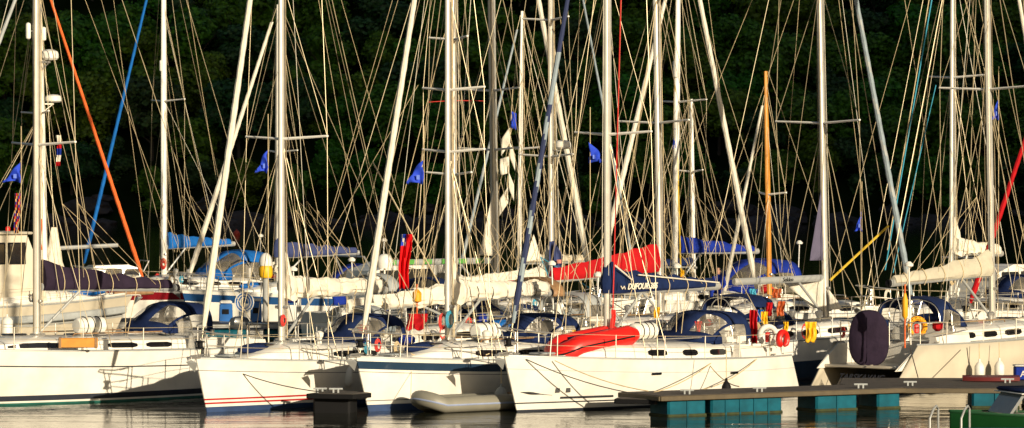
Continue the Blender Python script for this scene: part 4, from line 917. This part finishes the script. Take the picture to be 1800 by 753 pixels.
q = MB(); a = P(467, 575, 132.5); root = empty('pontoon_light', a, 0, 'white domed pontoon light with a yellow collar', 'light'); q.tube([(0, 0, 0), (0, 0, 1.95)], .12, 10); q.build('post', GREYD, root)
q = MB(); q.lathe([(.22, 1.85), (.26, 1.95), (.26, 2.2), (.22, 2.3)], (0, 0, 0), 14); q.build('collar', YEL, root)
q = MB(); q.lathe([(.25, 2.3), (.26, 2.45), (.22, 2.62), (.12, 2.75), (.01, 2.79)], (0, 0, 0), 14); q.build('dome', WPL, root)
q = MB(); q.lathe([(.01, -.4), (.26, -.3), (.4, -.02), (.39, .15), (.27, .36), (.1, .46), (.07, .56), (.01, .58)], (0, 0, 0), 18); o = q.build('mooring_buoy', mat('mooring_red', (.62, .06, .03), .5), None); o.location = (PX(416, 396), 396, .12); tag(o, 'round red mooring buoy floating alone on the dark water beyond the yachts', 'buoy')
# blue crate and board on the right pontoon
root = empty('storage_box', (PX(1797, 93.8), 93.8, .5), 0, 'blue storage box marked with a white A on the right pontoon', 'box'); q = MB(); q.box((0, 0, .19), (.42, .4, .36), bev=.03); bx_ = q.build('box', ROYAL, root)
q = MB(); q.box((0, 0, .39), (.46, .44, .05), bev=.02); q.build('lid', WPL, root); text_mesh('A', .24, Matrix.Translation((0, -.206, .17)) @ TS, SAIL, bx_)
q = MB(); q.loft([[(x, yy*w_, z) for yy, z in ((-.3, .02), (-.32, .12), (0, .17), (.32, .12), (.3, .02))] for x, w_ in ((-.75, .2), (-.5, .8), (0, 1), (.5, .9), (.75, .5))]); o = q.build('kayak', mat('maroon_plastic', (.13, .02, .02), .4), None); o.location = (PX(1742, 93.2), 93.2, .5); tag(o, 'low maroon kayak hull upturned on the right pontoon', 'kayak')
# green workboat in the corner
def greenboat():
    root = empty('green_boat', (PX(1795, 80.6), 80.6, 0), R(196), 'small green boat with a grey windscreen and dark canopy in the bottom right corner', 'boat'); g = mat('green_hull_paint', (.004, .04, .009), .3, coat=.3)
    q = MB(); rings = []
    for i in range(15):
        s_ = i/14; x = lerp(-2.2, 1.75, s_); hbw = .8*max(.03, 1-max(0, (s_-.5)/.5)**2.2); sh_ = .42+.14*s_**2
        rings.append([(x-(.25*(1-0) if i == 14 else 0), -hbw*.6, -.15), (x, -hbw*.85, .1), (x, -hbw, sh_), (x, hbw, sh_), (x, hbw*.85, .1), (x-(.25 if i == 14 else 0), hbw*.6, -.15)])
    q.loft(rings); h_ = q.build('hull', g, root)
    q = MB(); q.tube([Vector(r_[2]) for r_ in rings]+[Vector(r_[3]) for r_ in rings[::-1]], .035, 6); q.build('gunwale', mat('dark_green', (.01, .06, .02)), root)
    q = MB(); q.loft([[(x, s_*w_, z) for x, z in ((.55, .5), (.2, .98), (.12, .98), (.47, .5))] for s_, w_ in ((-1, .6), (1, .6))]); q.build('windscreen', mat('smoky_perspex', (.2, .22, .24), .1), root)
    q = MB(); q.box((-.75, 0, 1.02), (2.1, 1.5, .09), bev=.04); cn = q.build('canopy', NAVY, root); q = MB(); q.box((-.75, 0, .96), (2.16, 1.56, .03), bev=.01); q.build('trim', WPL, cn)
    for x in (-1.7, -.2):
        for sg in (1, -1): q = MB(); q.tube([(x, sg*.68, .45), (x, sg*.68, .98)], .022, 6); q.build('post', SS, root)
greenboat()
# motor cruiser far left behind the motor sailer
def cruiser(px, Y, rz, label, sc=1.0):
    root = empty('motor_cruiser', (PX(px, Y), Y, 0), R(rz), label, 'motor boat'); root.scale = (sc,)*3
    q = MB(); rings = []
    for i in range(17):
        s_ = i/16; x = lerp(-4.5, 4.5, s_); hw = 1.6*max(.02, 1-max(0, (s_-.45)/.55)**2.3); sh_ = 1.15+.45*s_**1.6
        rings.append([(x-.9*s_**3, -hw*.55, -.3), (x-.5*s_**3, -hw*.86, .25), (x, -hw, sh_), (x, -hw+.05, sh_+.03), (x, hw-.05, sh_+.03), (x, hw, sh_), (x-.5*s_**3, hw*.86, .25), (x-.9*s_**3, hw*.55, -.3)])
    q.loft(rings); q.build('hull', GEL, root)
    q = MB(); q.loft([[(x, s_*w_, z) for (x, z), w_ in zip(((-3.0, 1.1), (-2.7, 2.75), (-1.8, 3.05), (.4, 3.0), (1.7, 2.1), (3.0, 1.7), (3.3, 1.4)), (1.3, 1.15, 1.1, 1.1, 1.15, .9, .6))] for s_ in (1, -1)]); cb = q.build('cabin', GEL, root, smooth=False)
    for sg in (1, -1):
        for x0, x1, zt in ((-2.55, -1.55, 2.78), (-1.4, -.25, 2.82), (-.1, .75, 2.66)):
            q = MB(); q.loft([[(x0, sg*1.20-.004*d_, 2.15), (x0+.05, sg*1.175, zt), (x1-.1, sg*1.175, zt), (x1+.2, sg*1.205, 2.15)] for d_ in (0,)]+[[(x0, sg*1.235, 2.15), (x0+.05, sg*1.19, zt), (x1-.1, sg*1.19, zt), (x1+.2, sg*1.235, 2.15)]]); q.build('window', DARKW, cb, smooth=False)
    q = MB(); q.tube([(-2.8, 1.3, 2.6), (-3.2, 1.2, 3.3), (-3.2, -1.2, 3.3), (-2.8, -1.3, 2.6)], .04, 6); q.build('radar_arch', SS, root)
    q = MB(); q.tube([(1.5, 1.2, 2.1), (3.4, .9, 2.15), (4.45, 0, 2.3), (3.4, -.9, 2.15), (1.5, -1.2, 2.1)], .025, 6); q.build('bow_rail', SS, root)
    return root
cruiser(172, 160, 200, 'white motor cruiser with blue tinted cabin windows behind the motor sailer', .68)
cruiser(745, 128, 30, 'white motor cruiser with dark side windows behind the green patched boom', .95)
cruiser(1800, 126, 40, 'white motor cruiser with grey canopy at the right edge behind the cream boom', .95)
# ------------------------------------------------------------------ deck clutter, fixed to each yacht
def clutter(y, sd, n=5):
    rn = random.Random(sd); A_ = -5.4 if y is not b17 else -3.8
    for k in range(n):      # rope coils on the rails, at the mast and on the boom
        sg = rn.choice((1, -1)); x = rn.choice((rn.uniform(A_, -3), .1, rn.uniform(-3, 2))); yy = sg*(y.hb(x)-.1) if x != .1 else sg*.12; z = y.sh(x)+rn.uniform(.3, .5)+(.6 if x == .1 else 0)
        q = MB(); r = rn.uniform(.10, .17)
        for j in range(3): q.tube([(x+(r-.02*j)*math.cos(a*math.pi/6), yy+.02*j, z-.05+(r-.02*j)*1.4*math.sin(a*math.pi/6)) for a in range(13)], .016, 5)
        q.build('rope_coil', rn.choice((ROPE, ROPEB, ROPED, SAIL, ROPER)), y.root)
    for sg in (1, -1):
        q = MB(); q.lathe([(.07, 0), (.07, .12), (.11, .2), (.12, .28), (.05, .33), (.01, .33)], (-.9, sg*.55, y.rooftop(-.9)-.03), 10); q.build('ventilator', rn.choice((WPL, SS)), y.root)
    q = MB(); xw = A_+.9; q.tube([(xw, .42*math.cos(a*math.pi/10), y.sh(xw)+.85+.42*math.sin(a*math.pi/10)) for a in range(21)], .016, 6)
    for a in range(5): q.tube([(xw, 0, y.sh(xw)+.85), (xw, .42*math.cos(a*1.257), y.sh(xw)+.85+.42*math.sin(a*1.257))], .01, 4)
    q.build('steering_wheel', SS, y.root); q = MB(); q.box((xw+.2, 0, y.sh(xw)+.5), (.26, .3, 1.0), bev=.05); q.build('steering_pedestal', WPL, y.root)
    for k in range(3):
        x = rn.uniform(A_+.5, -3.3); sg = rn.choice((1, -1)); c = (x, sg*(min(1.2, y.hb(x)-.4)), y.sh(x)+.5)
        q = MB(); q.box(c, (rn.uniform(.3, .7), rn.uniform(.2, .4), rn.uniform(.18, .34)), bev=.08, rz=rn.uniform(0, 1)); q.build('cushion', rn.choice((NAVY, SLATE, SAIL, GREYB, ROYAL, REDC)), y.root)
    x = A_+.1; sg = rn.choice((1, -1)); q = MB(); q.tube([(x, sg*.9, y.sh(x)), (x-.1, sg*.9, y.sh(x)+2.2)], .02, 6); q.lathe([(.01, -.04), (.12, -.03), (.13, .03), (.05, .1), (.01, .1)], (x-.1, sg*.9, y.sh(x)+2.2), 12); q.build('antenna', WPL, y.root)
    x = rn.uniform(.6, 1.6); q = MB(); rings = []
    for i in range(9):
        t = i/8; rings.append([(x+1.5*t-.4, (.22*math.sin(math.pi*(t*.9+.05))**.5)*math.cos(a*math.pi/5)*(1+.3*noise.noise((t*6, a, sd))), y.sh(x)+.22+.16*math.sin(a*math.pi/5)*math.sin(math.pi*(t*.9+.05))**.5*(1+.3*noise.noise((t*6, a+9, sd)))+.08) for a in range(10)])
    q.loft(rings); q.build('sail_bag', rn.choice((SAIL, NAVY, SLATE, SAILC, BLUE)), y.root)
for i_, y_ in enumerate([b2, b3, b5, b6, b7, b8, b9, b10, b11, b12, b13, b14, b15, b18]): clutter(y_, 40+i_, 4 if i_ < 2 else 7)
for y_, c_ in ((b7, TEAK), (b8, NAVY), (b9, GREYS), (b10, ROYAL)):     # low awnings and folded biminis over the cockpits
    q = MB(); x0 = -5.3
    q.loft([[(x0+dx+.12*math.sin(a), 1.15*math.cos(a), y_.sh(-5)+1.25+.55*math.sin(a)) for a in [math.pi*j/12 for j in range(13)]] for dx in (-.25, -.1, .1, .2)], closed=False)
    o = q.build('folded_bimini', c_, y_.root); o.modifiers.new('thick', 'SOLIDIFY').thickness = .05
    q = MB()
    for sg in (1, -1): q.tube([(x0-.1, sg*1.15, y_.sh(-5)+1.3), (x0+.3, sg*1.15, y_.sh(-5)+.1)], .016, 5)
    q.build('frame', SS, o)
q = MB(); q.tube([(2.6, 0, b11.sh(2.6)+.1), (4.1, 0, b11.sh(3.3)+.12)], .09, 8); q.build('bowsprit', TEAK, b11.root)
# ------------------------------------------------------------------ person in the cockpit of the yacht with the blue canopy
def person(loc, rz, label, top, trousers=NAVY):
    root = empty('person', loc, rz, label, 'person')
    V = [(0, 0, .0), (0, 0, .22), (0, 0, .42), (0, 0, .53), (.02, 0, .62), (.0, .19, .47), (.05, .26, .22), (.26, .2, .10), (.0, -.19, .47), (.05, -.26, .22), (.26, -.2, .10), (.05, .1, -.02), (.42, .12, .02), (.45, .12, -.40), (.58, .12, -.44), (.05, -.1, -.02), (.42, -.12, .02), (.45, -.12, -.40), (.58, -.12, -.44)]
    E = [(0, 1), (1, 2), (2, 3), (3, 4), (2, 5), (5, 6), (6, 7), (2, 8), (8, 9), (9, 10), (0, 11), (11, 12), (12, 13), (13, 14), (0, 15), (15, 16), (16, 17), (17, 18)]
    Rr = [.15, .145, .15, .06, .05, .065, .05, .035, .065, .05, .035, .09, .075, .05, .04, .09, .075, .05, .04]
    me = bpy.data.meshes.new('body'); me.from_pydata(V, E, []); o = bpy.data.objects.new('body', me); COL.objects.link(o); o.parent = root; me.materials.append(top)
    sk_ = o.modifiers.new('skin', 'SKIN'); sv = me.skin_vertices[0].data
    for i, r_ in enumerate(Rr): sv[i].radius = (r_, r_)
    sv[0].use_root = True; o.modifiers.new('sub', 'SUBSURF').levels = 1
    q = MB(); q.lathe([(.01, -.12), (.055, -.11), (.078, -.05), (.088, .02), (.082, .08), (.05, .12), (.01, .13)], (0, 0, 0), 14, sy=.85); q.tube([(.08, 0, .03), (.108, 0, -.02), (.085, 0, -.03)], [.012, .016, .01], 6)
    for sg in (1, -1): q.lathe([(.005, -.02), (.02, 0), (.005, .02)], (-.0, sg*.078, .0), 6)
    h_ = q.build('head', SKIN, root); h_.location = (.03, 0, .70)
    q = MB(); q.lathe([(.092, .02), (.094, .06), (.06, .125), (.01, .14)], (-.012, 0, 0), 14, sy=.88); q.build('hair', HAIR, h_)
    for sg in (1, -1):
        q = MB(); q.lathe([(.002, -.008), (.009, 0), (.002, .008)], (.083, sg*.03, .025), 6); q.build('eye', BLACK, h_)
        q = MB(); q.box((.29, sg*.2, .09), (.09, .075, .03), bev=.012)
        for f_ in range(4): q.tube([(.32, sg*.2+(f_-1.5)*.019, .09), (.365+.008*(f_ in (1, 2)), sg*.2+(f_-1.5)*.02, .085), (.385, sg*.2+(f_-1.5)*.02, .062)], [.009, .008, .006], 5)
        q.tube([(.28, sg*.165, .09), (.31, sg*.145, .082), (.335, sg*.14, .07)], [.01, .009, .007], 5); q.build('hand', SKIN, root)
person(tuple(P(1263, 512, 124)), R(250), 'person in a blue jacket sitting under the royal blue canopy', ROYAL)
